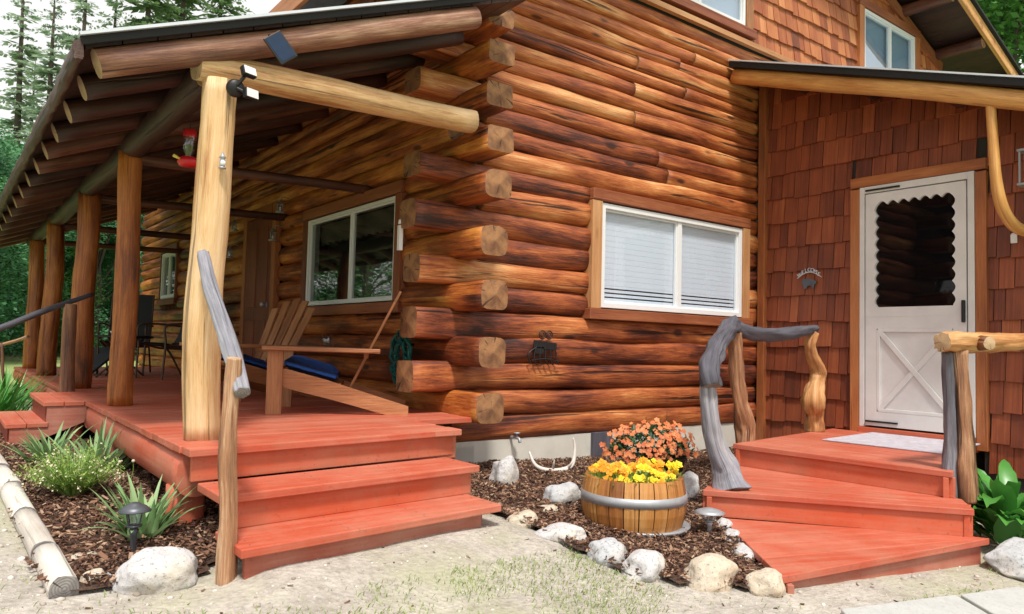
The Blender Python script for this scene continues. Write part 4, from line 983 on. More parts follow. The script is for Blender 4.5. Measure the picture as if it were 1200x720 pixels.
# log edging at left
for k, (a, b) in enumerate((((-2.70, -1.40), (-2.72, -1.02)), ((-2.725, -.99), (-2.75, -.50)), ((-2.745, -.46), (-2.765, .05)), ((-2.765, .09), (-2.78, .62)), ((-2.78, .66), (-2.79, 1.3)))):
    m = MB(); log(m, (a[0], a[1], gn(*a)+.03), (b[0], b[1], gn(*b)+.03), .048, .048, rough=.1, wob=.008)
    o = m.obj('edging_log', [EDGEW, ENDG]); orig(o, (a[0], a[1], g(*a))); tag(o, ['bleached edging log nearest the camera with its grey sawn end showing', 'bleached edging log second from the camera along the left bed', 'bleached edging log third from the camera along the left bed', 'bleached edging log fourth from the camera along the left bed', 'bleached edging log farthest from the camera beside the side stairs'][k], 'log', 'bleached logs edging the left bed')

# ---------------------------------------------------------------- plants
def leaf(mb, base, az, L, wd, lean, droop, tone, segs=5, fold=.25, wave=0, mi=0, shape=None):
    base = V(base); dr_ = V((math.cos(az), math.sin(az), 0)); sd = V((-math.sin(az), math.cos(az), 0))
    p = base.copy(); ang = lean; vs = []; st_ = L/segs
    for i in range(segs+1):
        t = i/segs; wv = wd*(shape(t) if shape else (1-t)**.7*(1 if t > .15 else .75))
        up = V((-dr_.x*math.sin(ang), -dr_.y*math.sin(ang), math.cos(ang))) if False else V((0, 0, 1))
        nrm = dr_*(-math.cos(ang))*-1*0+V((0, 0, 1))*math.sin(ang)*0
        nn = (dr_*-math.sin(math.pi/2-ang)*0+V((0, 0, 1)))
        wz = wave*wd*math.sin(i*2.2+az*3)
        out = dr_*(-math.cos(ang))+V((0, 0, 1))*math.sin(ang)
        vs += [p-sd*wv-out*0+out*fold*wv+V((0, 0, wz)), p, p+sd*wv+out*fold*wv-V((0, 0, wz))]
        p = p+(dr_*math.sin(ang)+V((0, 0, 1))*math.cos(ang))*st_; ang += droop/segs
    fs = []
    for i in range(segs):
        a = i*3; fs += [(a, a+1, a+4, a+3), (a+1, a+2, a+5, a+4)]
    mb.add(vs, fs, None, tone, mi, True)
def iris(x, y, n, h, label, spread=.08, mat=None):
    m = MB(); z = gn(x, y)+.02
    for i in range(n):
        a = R.uniform(0, 6.28); r_ = R.uniform(0, spread)
        leaf(m, (x+math.cos(a)*r_, y+math.sin(a)*r_, z), a+R.uniform(-.6, .6), h*R.uniform(.6, 1.1), R.uniform(.014, .025), R.uniform(.1, .9), R.uniform(.1, .9), R.random(), 6, .3)
    o = m.obj('iris_plant', mat or LEAFI); orig(o, (x, y, z)); return tag(o, label, 'plant', 'sword leafed plants in the left bed')
iris(-2.34, -.88, 64, .27, 'light green iris clump right behind the solar path light', .07)
iris(-2.30, .55, 55, .34, 'light green iris clump against the side stairs', .14)
iris(-2.50, .95, 40, .30, 'spiky green iris clump below the side stairs', .12)
# alyssum mound
def mound(x, y, r_, h, n, label):
    z = gn(x, y)+.02; rt = thing('flowering_mound', label, 'plant', (x, y, z))
    m = MB(); fl = MB()
    for i in range(n):
        a = R.uniform(0, 6.28); ln = R.uniform(0, 1)**.6*.85; L = h*R.uniform(.7, 1.15)
        leaf(m, (x+math.cos(a)*r_*.25, y+math.sin(a)*r_*.25, z), a, L, .0035, ln, .35, R.random(), 4, .1)
        tip = V((x+math.cos(a)*(r_*.25+math.sin(ln+.15)*L), y+math.sin(a)*(r_*.25+math.sin(ln+.15)*L), z+math.cos(ln+.2)*L))
        if i % 4 == 1:
            for k in range(4):
                p = tip*1.0+V((R.gauss(0, .008), R.gauss(0, .008), R.gauss(0, .01)-.03)); s = R.uniform(.003, .007); u = V((R.gauss(0, 1), R.gauss(0, 1), R.gauss(0, 1))).normalized(); w_ = u.orthogonal().normalized()
                fl.add([p+u*s, p+w_*s, p-u*s, p-w_*s], [(0, 1, 2, 3)], None, R.random())
        else:
            for k in range(6):
                t = R.uniform(.3, 1); p = V((x, y, z)).lerp(tip, t); leaf(m, p, R.uniform(0, 6.28), R.uniform(.02, .035), .004, 1.0, .3, R.random(), 2)
    m.obj('foliage', LEAFY, rt); fl.obj('blossoms', PWHT, rt)
mound(-2.52, -.15, .10, .26, 520, 'pale flowering mound plant in the middle of the left bed')
# thin stalks with buds right of the mound
rt = thing('seedhead_stalks', 'two thin stalks with round pale seed heads beside the flowering mound', 'plant', (-2.3, -.1, .1))
m = MB(); f = MB()
for dx, h in ((0, .2), (.05, .2), (-.05, .1)):
    tube(m, [(-2.33+dx*.3, -.12, .08), (-2.30+dx, -.12, .08+h*.6), (-2.31+dx*1.3, -.12, .08+h)], [.002, .002, .0015], 5, cap=None)
    c = V((-2.31+dx*1.3, -.12, .085+h)); f.add([c+p*.009 for p in IV3], IF3, None, .8, 0, True)
m.obj('stalks', LEAFY, rt); f.obj('seed_heads', PWHT, rt)
# tall green foliage at far left beyond side stairs
for k, (x, y, lb) in enumerate(((-2.75, 3.4, 'lush green strap leaved clump just beyond the side stairs'), (-2.95, 4.2, 'lush green strap leaved clump farther back at the left edge'), (-2.55, 4.6, 'lush green strap leaved clump by the deck edge farthest back'))):
    iris(x, y, 120, .52, lb, .3, LEAFG)
# red flower near stairs
rt = thing('red_flower', 'single small red bloom beside the side stairs', 'flower', (-2.36, .45, .1)); m = MB()
c = V((-2.37, .42, .26))
for i in range(9):
    a = i*.7; leaf(m, c, a, .022, .008, .9, .4, R.random(), 3)
m.obj('blossom', PRED, rt); m = MB(); tube(m, [(-2.36, .45, .1), (-2.37, .42, .26)], [.002, .002], 5, cap=None, sub=1); m.obj('stem', LEAFI, rt)
# broad leafed plant at right
x, y = 2.16, -2.68; z = gn(x, y)
m = MB()
for i in range(105):
    a = R.uniform(0, 6.28); r_ = R.uniform(0, .20); L = R.uniform(.22, .46); 
    leaf(m, (x+math.cos(a)*r_, y+math.sin(a)*r_, z+R.uniform(0, .20)), a+R.uniform(-.4, .4), L, R.uniform(.035, .062), R.uniform(.05, .9), R.uniform(.5, 1.9), R.random(), 9, .35, .22, shape=lambda t: .15+.95*math.sin(math.pi*min(1, t*.93+.07)**1.3)**.8 if t > .12 else .12)
o = m.obj('broad_leaf_plant', LEAFG); orig(o, (x, y, z)); tag(o, 'bushy plant with broad wavy green leaves above the flat grey boulder', 'plant')

# flower barrel
BX, BY = .10, -1.50; bz = gn(BX, BY)+.02
bl_ = thing('flower_barrel', 'half wooden barrel planter with one galvanised hoop', 'planter', (BX, BY, bz))
m = MB(); NS = 22; H = .275; prof = lambda t: .255+.035*math.sin(math.pi*(.12+.80*t))+.012*t
for i in range(NS):
    tone = R.random(); a0, a1 = 2*math.pi*(i+.04)/NS, 2*math.pi*(i+.96)/NS; vs = []; uvs = []; fs = []; K = 6; ou = R.uniform(0, 30)
    for k in range(K+1):
        t = k/K; r_ = prof(t); 
        for rr_, aa in ((r_, a0), (r_+.003, (a0+a1)/2), (r_, a1), (r_-.025, a1), (r_-.025, a0)): vs.append((BX+rr_*math.cos(aa), BY+rr_*math.sin(aa), bz+t*H+(.004*R.random() if k == K else 0)))
    for k in range(K):
        for q in range(5):
            q2 = (q+1) % 5; fs.append((k*5+q, k*5+q2, (k+1)*5+q2, (k+1)*5+q)); uvs.append([(k/K*H+ou, q*.04), (k/K*H+ou, q*.04+.04), ((k+1)/K*H+ou, q*.04+.04), ((k+1)/K*H+ou, q*.04)])
    fs.append((K*5, K*5+1, K*5+2, K*5+3, K*5+4)); uvs.append([(0, 0)]*5)
    m.add(vs, fs, uvs, tone)
m.obj('staves', BARRELW, bl_)
for z0, z1, nm in ((.145, .195, 'hoop'),):
    m = MB(); lathe(m, (BX, BY, bz), [(prof(z0/H)+.001, z0), (prof(z0/H)+.006, z0+.001), (prof(z1/H)+.006, z1-.001), (prof(z1/H)+.001, z1)], 48); m.obj(nm, STEEL, bl_)
m = MB(); lathe(m, (BX, BY, bz), [(.0, .24), (.15, .245), (.262, .235)], 30); m.obj('soil', SOIL, bl_)
m = MB(); lathe(m, (BX+.03, BY-.03, gn(BX, BY)), [(.0, .028), (.22, .028), (.27, .035), (.28, .03), (.24, -.01), (0, -.01)], 40); o = m.obj('barrel_saucer', STEEL); orig(o, (BX, BY, gn(BX, BY))); tag(o, 'grey metal drip saucer under the barrel planter', 'saucer')
def blossom(mb, c, r_, nrm, n=6, tone=.5, mi=0, rows=2):
    nrm = nrm.normalized(); u = nrm.orthogonal().normalized(); w_ = nrm.cross(u)
    for k in range(rows):
        for i in range(n):
            a = 2*math.pi*(i+k*.5)/n+R.uniform(-.2, .2); d_ = u*math.cos(a)+w_*math.sin(a); s = nrm.cross(d_); rr_ = r_*(1-.35*k); lift = nrm*rr_*(.15+.35*k)
            mb.add([c+nrm*.1*r_*k, c+d_*rr_*.6-s*rr_*.42+lift*.6, c+d_*rr_+lift*R.uniform(.6, 1.4), c+d_*rr_*.6+s*rr_*.42+lift*.6], [(0, 1, 2, 3)], None, min(1, max(0, tone+R.uniform(-.3, .3))), mi)
yl = thing('yellow_flowers', 'bright yellow and orange pansies filling the barrel planter', 'flowers', (BX, BY, bz+.22))
m = MB()
for i in range(900):
    a = R.uniform(0, 6.28); r_ = .25*math.sqrt(R.random()); c = (BX+math.cos(a)*r_, BY+math.sin(a)*r_, bz+.235); leaf(m, c, a+R.gauss(0, .8), R.uniform(.04, .10), R.uniform(.005, .011), R.uniform(.1, 1.0), R.uniform(0, 1.2), R.random(), 3)
m.obj('foliage', LEAFY, yl)
fy, fo = MB(), MB()
for i in range(120):
    a = R.uniform(0, 6.28); r_ = .25*math.sqrt(R.random()); px, py = BX+math.cos(a)*r_, BY+math.sin(a)*r_; h_ = .31+.06*nz(px*8, py*8)+R.uniform(-.01, .03)-.03*(r_/.25)**2
    c = V((px, py, bz+h_)); nr = V((-.5+math.cos(a)*.5, -.7+math.sin(a)*.4, .8+R.uniform(-.3, .3)))
    org = nz(px*6+4, py*6+1) > .08 or R.random() < .12
    blossom(fo if org else fy, c, R.uniform(.020, .032), nr+V((R.gauss(0, .3), R.gauss(0, .3), 0)), 5, .5, 0, 3)
fy.obj('yellow_blossoms', PYEL, yl); fo.obj('orange_blossoms', PORG, yl)
PX, PY = 1.08, -.84; pz_ = gn(PX, PY)+.02
ft = thing('potted_flowers', 'salmon orange flowers with dark leaves in a black pot behind the barrel', 'flowers', (PX, PY, pz_))
m = MB(); lathe(m, (PX, PY, pz_), [(0, 0), (.13, 0), (.18, .2), (.19, .2), (.19, .22), (.17, .22), (.165, .19), (0, .19)], 32); m.obj('pot', TERRA, ft)
m = MB(); fl = MB()
for i in range(1500):
    u = V((R.gauss(0, 1), R.gauss(0, 1), abs(R.gauss(0, 1))*.8)).normalized(); s = R.uniform(.75, 1); c = V((PX-.10, PY, pz_+.22))+V((u.x*.34, u.y*.26, u.z*.22))*s
    leaf(m, c, R.uniform(0, 6.28), R.uniform(.03, .055), R.uniform(.008, .014), R.uniform(.5, 1.5), R.uniform(0, 1), R.random(), 2)
for i in range(300):
    u = V((R.gauss(-.15, 1), R.gauss(-.2, 1), abs(R.gauss(.3, .9))*.85)).normalized()
    if u.x > .5 and u.z < .45: continue
    c = V((PX-.10, PY, pz_+.23))+V((u.x*.37, u.y*.28, u.z*.24))*R.uniform(.82, 1.12)
    blossom(fl, c, R.uniform(.014, .023), u+V((-.6+R.gauss(0, .4), -.8+R.gauss(0, .4), .3)), 5, R.uniform(.1, .9), 0, 1)
m.obj('foliage', LEAFD, ft); fl.obj('blossoms', PPNK, ft)
m = MB()
for i in range(5):
    c = V((PX-.10+R.uniform(-.25, .25), PY+.05, pz_+.2)); tube(m, [c, c+V((R.uniform(-.04, .04), 0, .28+R.uniform(-.03, .05)))], [.003, .002], 5, cap=None, sub=1)
m.obj('stems', LEAFD, ft)

# ---------------------------------------------------------------- path lights
def pathlight(x, y, h, lens, label, mat, capr):
    z = gn(x, y)+.01; t = thing('solar_path_light', label, 'path light', (x, y, z), group='solar path lights')
    m = MB(); lathe(m, (x, y, z), [(.008, -.05), (.011, 0), (.013, h*.45), (.02, h*.55), (.012, h*.6), (.03, h*.62), (.032, h*.65), (0, h*.65)], 14); m.obj('stake', mat, t)
    m = MB(); lathe(m, (x, y, z), [(.024, h*.65), (.036, h*.92)], 20); m.obj('lens', CLEAR, t)
    m = MB()
    for k in range(4):
        a = k*math.pi/2+.5; tube(m, [(x+.026*math.cos(a), y+.026*math.sin(a), z+h*.64), (x+.042*math.cos(a), y+.042*math.sin(a), z+h*.93)], [.003, .003], 5, cap=None, sub=1)
    m.obj('cage', mat, t)
    m = MB(); lathe(m, (x, y, z), [(0, h*.92), (capr, h*.92), (capr*1.02, h*.935), (capr*.7, h*1.02), (capr*.35, h*1.07), (capr*.3, h*1.09), (0, h*1.09)], 24); m.obj('cap', mat, t)
pathlight(-2.42, -1.09, .205, 0, 'tall black solar path light in front of the iris clump', PEWTER, .062)
pathlight(.36, -1.83, .15, 0, 'short pewter solar path light between the barrel and the entry steps', STEEL, .085)

# ---------------------------------------------------------------- porch furniture
def adirondack(x, y, ang, label):
    t = thing('adirondack_chair', label, 'chair', (x, y, .45), group='wooden chairs on the porch')
    Rm = Matrix.Rotation(ang, 3, 'Z')
    def T(p): return V((x, y, .45))+Rm @ V(p)
    # local: +X is the way the sitter faces
    def pl(mb, a, b, wd, th, up=(0, 0, 1), tone=None): bar(mb, T(a), T(b), wd, th, up=Rm @ V(up), tone=tone)
    for s in (-1, 1):
        m = MB(); pl(m, (.32, s*.30, .0), (.32, s*.30, .425), .035, .10, up=(0, 1, 0) if False else (1, 0, 0)); m.obj('front_leg', CHAIRW, t, bevel=.004)
        m = MB()
        pts = [(.36, .30), (.36, .21), (.20, .16), (-.05, .10), (-.42, -.0), (-.56, -.0), (-.56, .06), (-.30, .14), (.0, .235), (.25, .30)]
        n_ = len(pts); yy = (s*.262, s*.285); m.add([T((px, yy[0], pz2)) for px, pz2 in pts]+[T((px, yy[1], pz2)) for px, pz2 in pts], [tuple(range(n_)), tuple(reversed(range(n_, 2*n_)))]+[(i, i+n_, (i+1) % n_+n_, (i+1) % n_) for i in range(n_)], [[(p[0], p[1]) for p in pts], [(p[0], p[1]) for p in reversed(pts)]]+[[(0, 0), (.1, 0), (.1, .1), (0, .1)]]*n_, .5)
        m.obj('side_rail', CHAIRW, t)
        m = MB(); pl(m, (.40, s*.30, .437), (-.36, s*.31, .43), .14, .03); m.obj('armrest', CHAIRW, t, bevel=.005)
        m = MB()
    for k in range(6):
        a = k/6; px = .33-a*.48; pz2 = .305-a*.13; pl(m, (px, -.26, pz2), (px, .26, pz2), .07, .02)
    m.obj('seat', CHAIRW, t, bevel=.003)
    for k in range(5):
        o_ = k-2; m = MB(); top = .86-.022*o_*o_; 
        pl(m, (-.16, o_*.085, .17), (-.16-.36*(top-.17)/.75, o_*.125, top), .083, .018, up=(1, 0, .4)); m.obj('back_slat', CHAIRW, t, bevel=.004)
    m = MB(); pl(m, (-.265, -.25, .41), (-.265, .25, .41), .03, .06); m.obj('back_brace', CHAIRW, t)
    m = MB()       # cushion
    vs = []; fs = []; N1, N2 = 10, 10
    for s in (1, -1):
        for i in range(N1+1):
            for j in range(N2+1):
                u, v = i/N1, j/N2; e = (1-(2*u-1)**6)*(1-(2*v-1)**6); px = .27-u*.34; vs.append(T((px, (v-.5)*.50, .342-u*.092+s*(.012+.046*e**.5)+.004*nz(u*6, v*6, s))))
    K = (N1+1)*(N2+1)
    for s in (0, 1):
        for i in range(N1):
            for j in range(N2):
                a = s*K+i*(N2+1)+j; q = (a, a+1, a+N2+2, a+N2+1); fs.append(q if s else q[::-1])
    for i in range(N1): a = i*(N2+1); fs += [(a, a+N2+1, K+a+N2+1, K+a), (a+N2, K+a+N2, K+a+N2*2+1, a+N2*2+1)]
    for j in range(N2): fs += [(j, K+j, K+j+1, j+1), (N1*(N2+1)+j, N1*(N2+1)+j+1, K+N1*(N2+1)+j+1, K+N1*(N2+1)+j)]
    m.add(vs, fs, None, .5, 0, True); o = m.obj('cushion_mesh', BLUE); o.name = 'cushion'; orig(o, T((.1, 0, .30))); tag(o, 'flat royal blue cushion on the seat of the '+('nearest' if y < 1 else 'farther')+' wooden chair', 'cushion', 'blue chair cushions')
    return t
adirondack(-.90, .50, math.atan2(.461, -.887), 'wooden slatted armchair turned away, nearest the camera on the porch')
adirondack(-1.02, 1.85, math.atan2(-.30, -.95), 'wooden slatted armchair with fanned back behind the nearest one')
jar = MB(); lathe(jar, (-.78, .80, .895), [(0, 0), (.035, 0), (.038, .09), (.034, .09), (.032, .01), (0, .01)], 18)
o = jar.obj('drinking_glass', CLEAR); tag(o, 'small clear glass standing on the chair arm', 'glass')
orig(o, (-.78, .80, .895))
def slingchair(x, y, ang, label, table=False):
    t = thing('sling_chair', label, 'chair', (x, y, .45), group='dark sling chairs at the far end of the porch'); Rm = Matrix.Rotation(ang, 3, 'Z')
    def T(p): return V((x, y, .45))+Rm @ V(p)
    m = MB()
    prof = [(.25, .42), (.0, .38), (-.2, .40), (-.42, 1.05)]
    vs = []; fs = []
    P, _ = smoothpts([(a, 0, b) for a, b in prof], [0]*4, 5)
    for p in P: vs += [T((p.x, -.24, p.z)), T((p.x, .24, p.z)), T((p.x-.01, -.24, p.z-.012)), T((p.x-.01, .24, p.z-.012))]
    for i in range(len(P)-1):
        a = i*4; fs += [(a, a+1, a+5, a+4), (a+2, a+6, a+7, a+3), (a, a+4, a+6, a+2), (a+1, a+3, a+7, a+5)]
    m.add(vs, fs, None, .5); m.obj('sling', SLING, t)
    for s in (-1, 1):
        m = MB(); tube(m, [T((.26, s*.26, .0)), T((.24, s*.27, .40)), T((.25, s*.27, .60)), T((.05, s*.28, .64)), T((-.30, s*.27, .62))], .013, 8, cap=None); m.obj('arm_frame', TUBE, t)
        m = MB(); tube(m, [T((-.34, s*.26, .0)), T((-.1, s*.26, .36)), T((.15, s*.26, .41))], .012, 8, cap=None); m.obj('leg', TUBE, t)
        m = MB(); tube(m, [T((.2, s*.25, .40)), T((-.2, s*.25, .39)), T((-.42, s*.25, 1.05))], .012, 8, cap=None); m.obj('side_frame', TUBE, t)
slingchair(-.9, 5.0, rad(200), 'dark grey sling patio chair below the small far window')
slingchair(-1.15, 6.3, rad(250), 'dark grey sling patio chair farthest back between the posts')
tt = thing('patio_table', 'small round dark patio table between the sling chairs', 'table', (-1.35, 5.4, .45))
m = MB(); lathe(m, (-1.35, 5.4, .45), [(0, .46), (.33, .46), (.34, .475), (.33, .49), (0, .49)], 32); m.obj('table_top', BLACK, tt)
for k in range(4):
    a = k*math.pi/2+.4; m = MB(); tube(m, [(-1.35+.3*math.cos(a), 5.4+.3*math.sin(a), .45), (-1.35+.08*math.cos(a), 5.4+.08*math.sin(a), .68), (-1.35+.28*math.cos(a), 5.4+.28*math.sin(a), .91)], .011, 8, cap=None); m.obj('leg', TUBE, tt)
for k, (dx, dy, mt, lb) in enumerate(((-.1, -.1, WHITE, 'white bowl on the small patio table'), (.1, -.05, STEEL, 'grey bowl on the small patio table'))):
    m = MB(); lathe(m, (-1.35+dx, 5.4+dy, .941), [(0, 0), (.03, 0), (.055, .05), (.05, .05), (.028, .01), (0, .01)], 20); o = m.obj('bowl', mt); orig(o, (-1.35+dx, 5.4+dy, .941)); tag(o, lb, 'bowl')
# folded grey lounger leaning beyond post three
m = MB(); P = [(-1.75, 5.9, .46), (-1.35, 6.2, .78)]; bar(m, P[0], P[1], .5, .03, up=(-.4, -.2, .8)); o = m.obj('lounger_back', SLING, bevel=.006)
orig(o, P[0]); tag(o, 'grey sloping lounger back between the second and third porch posts', 'lounger'); 

# ---------------------------------------------------------------- small hung things
hb = thing('hummingbird_feeder', 'red and clear hummingbird feeder hanging left of the pale post', 'bird feeder', (-2.0, .05, 1.93))
x, y, z = -2.0, .05, 1.93
m = MB(); lathe(m, (x, y, z), [(0, -.0), (.05, .0), (.062, .02), (.055, .045), (.03, .055), (0, .055)], 20); m.obj('base', REDPL, hb)
m = MB(); lathe(m, (x, y, z), [(.018, .055), (.02, .07), (.034, .1), (.034, .18), (.03, .19)], 20); m.obj('bottle', CLEAR, hb)
m = MB(); lathe(m, (x, y, z), [(.036, .17), (.036, .21), (.0, .215)], 20); m.obj('cap', REDPL, hb)
m = MB(); tube(m, [(x-.05, y-.02, z+.03), (x-.09, y-.04, z+.04)], [.006, .01], 8, sub=1, cap=0); tube(m, [(x+.05, y-.03, z+.03), (x+.07, y-.06, z+.03)], [.006, .01], 8, sub=1, cap=0); m.obj('perches', YELP, hb)
m = MB(); tube(m, [(x, y, z+.21), (x, y, z+.33)], .0025, 5, cap=None, sub=1); m.obj('hanger_wire', BLACK, hb)

spn = thing('solar_charger', 'small blue solar panel clipped to the roof edge log', 'solar panel', (-1.80, -.74, 2.42))
Rm = beamrot((0, 0, 0), (.35, -.1, -.45), up=(-.35, -.8, .25))
m = MB(); box(m, (-1.80, -.82, 2.415), (.15, .10, .012), rot=Rm); m.obj('frame', BLACK, spn, bevel=.003)
nn = Rm @ V((0, 0, 1)); m = MB(); box(m, V((-1.80, -.82, 2.415))+nn*.0065, (.132, .082, .003), rot=Rm); m.obj('cells', SOLAR, spn)
m = MB(); tube(m, [(-1.80, -.81, 2.42), (-1.81, -.76, 2.47), (-1.83, -.73, 2.50)], .008, 8, cap=0); m.obj('bracket', BLACK, spn)
ml = thing('floodlight', 'black motion floodlight with two square heads at the top of the pale post', 'floodlight', (-2.0, -.74, 2.19))
m = MB(); lathe(m, (-1.99, -.735, 2.185), [(0, .03), (.035, .03), (.043, .015), (.045, 0)], 24, ax=Matrix.Rotation(rad(100), 3, 'X')); m.obj('housing', BLACK, ml)
for c, rx in (((-1.945, -.79, 2.262), .5), ((-1.93, -.79, 2.155), .15)):
    rt = Matrix.Rotation(rad(20), 3, 'Z') @ Matrix.Rotation(rad(90-40*rx), 3, 'X'); m = MB(); box(m, c, (.075, .05, .03), rot=rt); h = m.obj('lamp_head', BLACK, ml, bevel=.005)
    m = MB(); box(m, V(c)+rt @ V((0, 0, .0165)), (.066, .042, .003), rot=rt); m.obj('lens', WHITE, h)
m = MB(); tube(m, [(-1.99, -.76, 2.19), (-1.96, -.78, 2.24)], .009, 8, cap=0); tube(m, [(-1.99, -.76, 2.18), (-1.95, -.78, 2.16)], .009, 8, cap=0); m.obj('arm', BLACK, ml)
tl = thing('post_lantern', 'tiny pewter lantern charm hung on the pale post', 'lantern', (-2.04, -.75, 1.82))
m = MB(); lathe(m, (-2.04, -.755, 1.80), [(0, -.03), (.018, -.03), (.018, -.024), (.012, -.02), (.014, .01), (.01, .02), (.018, .024), (.008, .035), (.004, .05), (0, .05)], 14); m.obj('body', STEEL, tl)
m = MB(); lathe(m, (-2.04, -.765, 1.795), [(0, -.014), (.011, -.01), (.013, 0), (.011, .01), (0, .014)], 12); m.obj('bulb', WHITE, tl)
# hooks and lanterns round the porch door
for k, (y, z, lb) in enumerate(((4.72, 2.30, 'pewter wall lantern above left of the porch door'), (3.38, 2.05, 'small pewter lantern right of the porch door'), (4.85, 1.98, 'pewter lantern low on the left of the porch door'), (3.2, 2.33, 'pewter bell charm above right of the porch door'))):
    t = thing('wall_lantern', lb, 'lantern', (-.25, y, z), group='small lanterns around the porch door')
    m = MB(); lathe(m, (-.31, y, z), [(0, -.06), (.045, -.06), (.045, -.045), (.03, -.04)], 14); lathe(m, (-.31, y, z), [(.045, .03), (.02, .06), (.006, .075), (0, .08)], 14)
    for q in range(4): a = q*math.pi/2+.4; tube(m, [(-.31+.034*math.cos(a), y+.034*math.sin(a), z-.045), (-.31+.034*math.cos(a), y+.034*math.sin(a), z+.035)], .003, 5, cap=None, sub=1)
    tube(m, [(-.31, y, z+.07), (-.28, y, z+.11), (-.21, y, z+.10)], .004, 6, cap=None); m.obj('cage', STEEL, t)
    m = MB(); lathe(m, (-.31, y, z), [(.026, -.04), (.028, .03)], 14); m.obj('glass', CLEAR, t)
    m = MB(); lathe(m, (-.31, y, z), [(0, -.04), (.013, -.04), (.013, .0), (0, .002)], 10); m.obj('candle', WHITE, t)
# hanging lantern at the right edge
t = thing('hanging_lantern', 'white framed lantern hanging by the curved bracket at the right edge', 'lantern', (3.35, -2.40, 2.3))
m = MB(); cx, cy, cz = 3.36, -2.44, 2.38
for sx in (-1, 1):
    for sy in (-1, 1): bx(m, (cx+sx*.055-.006, cy+sy*.055-.006, cz-.13), (cx+sx*.055+.006, cy+sy*.055+.006, cz+.13))
for z in (-.13, .13): bx(m, (cx-.07, cy-.07, cz+z-.008), (cx+.07, cy+.07, cz+z+.008))
m.obj('frame', STEEL, t); m = MB(); lathe(m, (cx, cy, cz), [(0, -.12), (.04, -.12), (.045, -.03), (.02, .05), (.02, .11), (0, .11)], 16); m.obj('glass_bottle', CLEAR, t)
m = MB(); lathe(m, (cx, cy, cz), [(0, -.12), (.03, -.12), (.03, .0), (0, .01)], 12); m.obj('candle', WHITE, t)
m = MB(); tube(m, [(cx, cy, cz+.13), (cx, cy, ez(cy)-.1)], .004, 5, cap=None, sub=1); m.obj('hanger', BLACK, t)
m = MB(); bx(m, (EX-.045, -2.30, 1.835), (EX-.03, -2.255, 1.905)); lathe(m, (EX-.036, -2.277, 1.905), [(0, -.003), (.018, -.003), (.018, .008), (0, .009)], 12)
o = m.obj('wall_tag', WHITE, bevel=.003); orig(o, (EX-.03, -2.28, 1.87)); tag(o, 'tiny white tag pinned to the shakes right of the door', 'tag')
# sign on the shakes: arched letters over a bear
sg = thing('welcome_sign', 'small silver arched word sign over a dark bear plaque on the shakes', 'sign', (EX-.05, -.56, 1.66))
def text(parent, s, size, mat, M4, name='lettering', ext=.004, font=None):
    cu = bpy.data.curves.new('t', 'FONT'); cu.body = s; cu.size = size; cu.extrude = ext; cu.align_x = 'CENTER'
    ob = bpy.data.objects.new('t', cu); C.objects.link(ob)
    dg = bpy.context.evaluated_depsgraph_get(); me = bpy.data.meshes.new_from_object(ob.evaluated_get(dg)); bpy.data.objects.remove(ob)
    vs = [M4 @ v.co for v in me.vertices]; fs = [tuple(p.vertices) for p in me.polygons]; return vs, fs
m = MB(); word = 'WELCOME'; Ra = .13; yc, zc = -.56, 1.655
for i, ch in enumerate(word):
    a = rad(90+42-i*14); cy_ = yc-Ra*1.0*math.cos(a)*-1 if False else yc+Ra*math.cos(a); cz_ = zc+Ra*.62*math.sin(a)
    # viewed from -X side: left of picture is +Y
    cy_ = yc+(Ra*math.cos(a))*-1
    cy_ = yc - Ra*math.cos(math.pi-a)*-1
    rot4 = Matrix(((0, 0, -1, 0), (-1, 0, 0, 0), (0, 1, 0, 0), (0, 0, 0, 1)))
    side = (3-i)*.031; up_ = -.045*((i-3)/3)**2
    M4 = Matrix.Translation((EX-.045, yc+side, zc+.065+up_)) @ rot4 @ Matrix.Rotation(rad(3-i)*-7*-1, 4, 'Z')
    vs, fs = text(None, ch, .05, None, M4); m.add(vs, fs, None, .5)
m.obj('letters', SILV, sg)
m = MB(); tube(m, [(EX-.04, yc+.125, zc+.005), (EX-.045, yc+.06, zc+.045), (EX-.045, yc, zc+.058), (EX-.045, yc-.06, zc+.045), (EX-.04, yc-.125, zc+.005)], .005, 6, cap=None); m.obj('arch', SILV, sg)
bear = [(-.075, .0), (-.072, .035), (-.05, .05), (-.02, .045), (.02, .042), (.045, .03), (.06, .028), (.078, .008), (.07, -.005), (.052, -.01), (.05, -.05), (.028, -.05), (.025, -.02), (-.02, -.022), (-.03, -.05), (-.055, -.05), (-.06, -.02)]
m = MB(); n_ = len(bear); m.add([(EX-.045, yc-.0+by*-1.0, zc-.05+bz2) for by, bz2 in bear]+[(EX-.037, yc-by, zc-.05+bz2) for by, bz2 in bear], [tuple(range(n_)), tuple(reversed(range(n_, 2*n_)))]+[(i, i+n_, (i+1) % n_+n_, (i+1) % n_) for i in range(n_)], None, .5); m.obj('bear_plaque', PEWTER, sg)
m = MB(); tube(m, [(EX-.04, yc, zc+.06), (EX-.035, yc, zc+.14)], .002, 5, cap=None, sub=1); m.obj('hanger', PEWTER, sg)
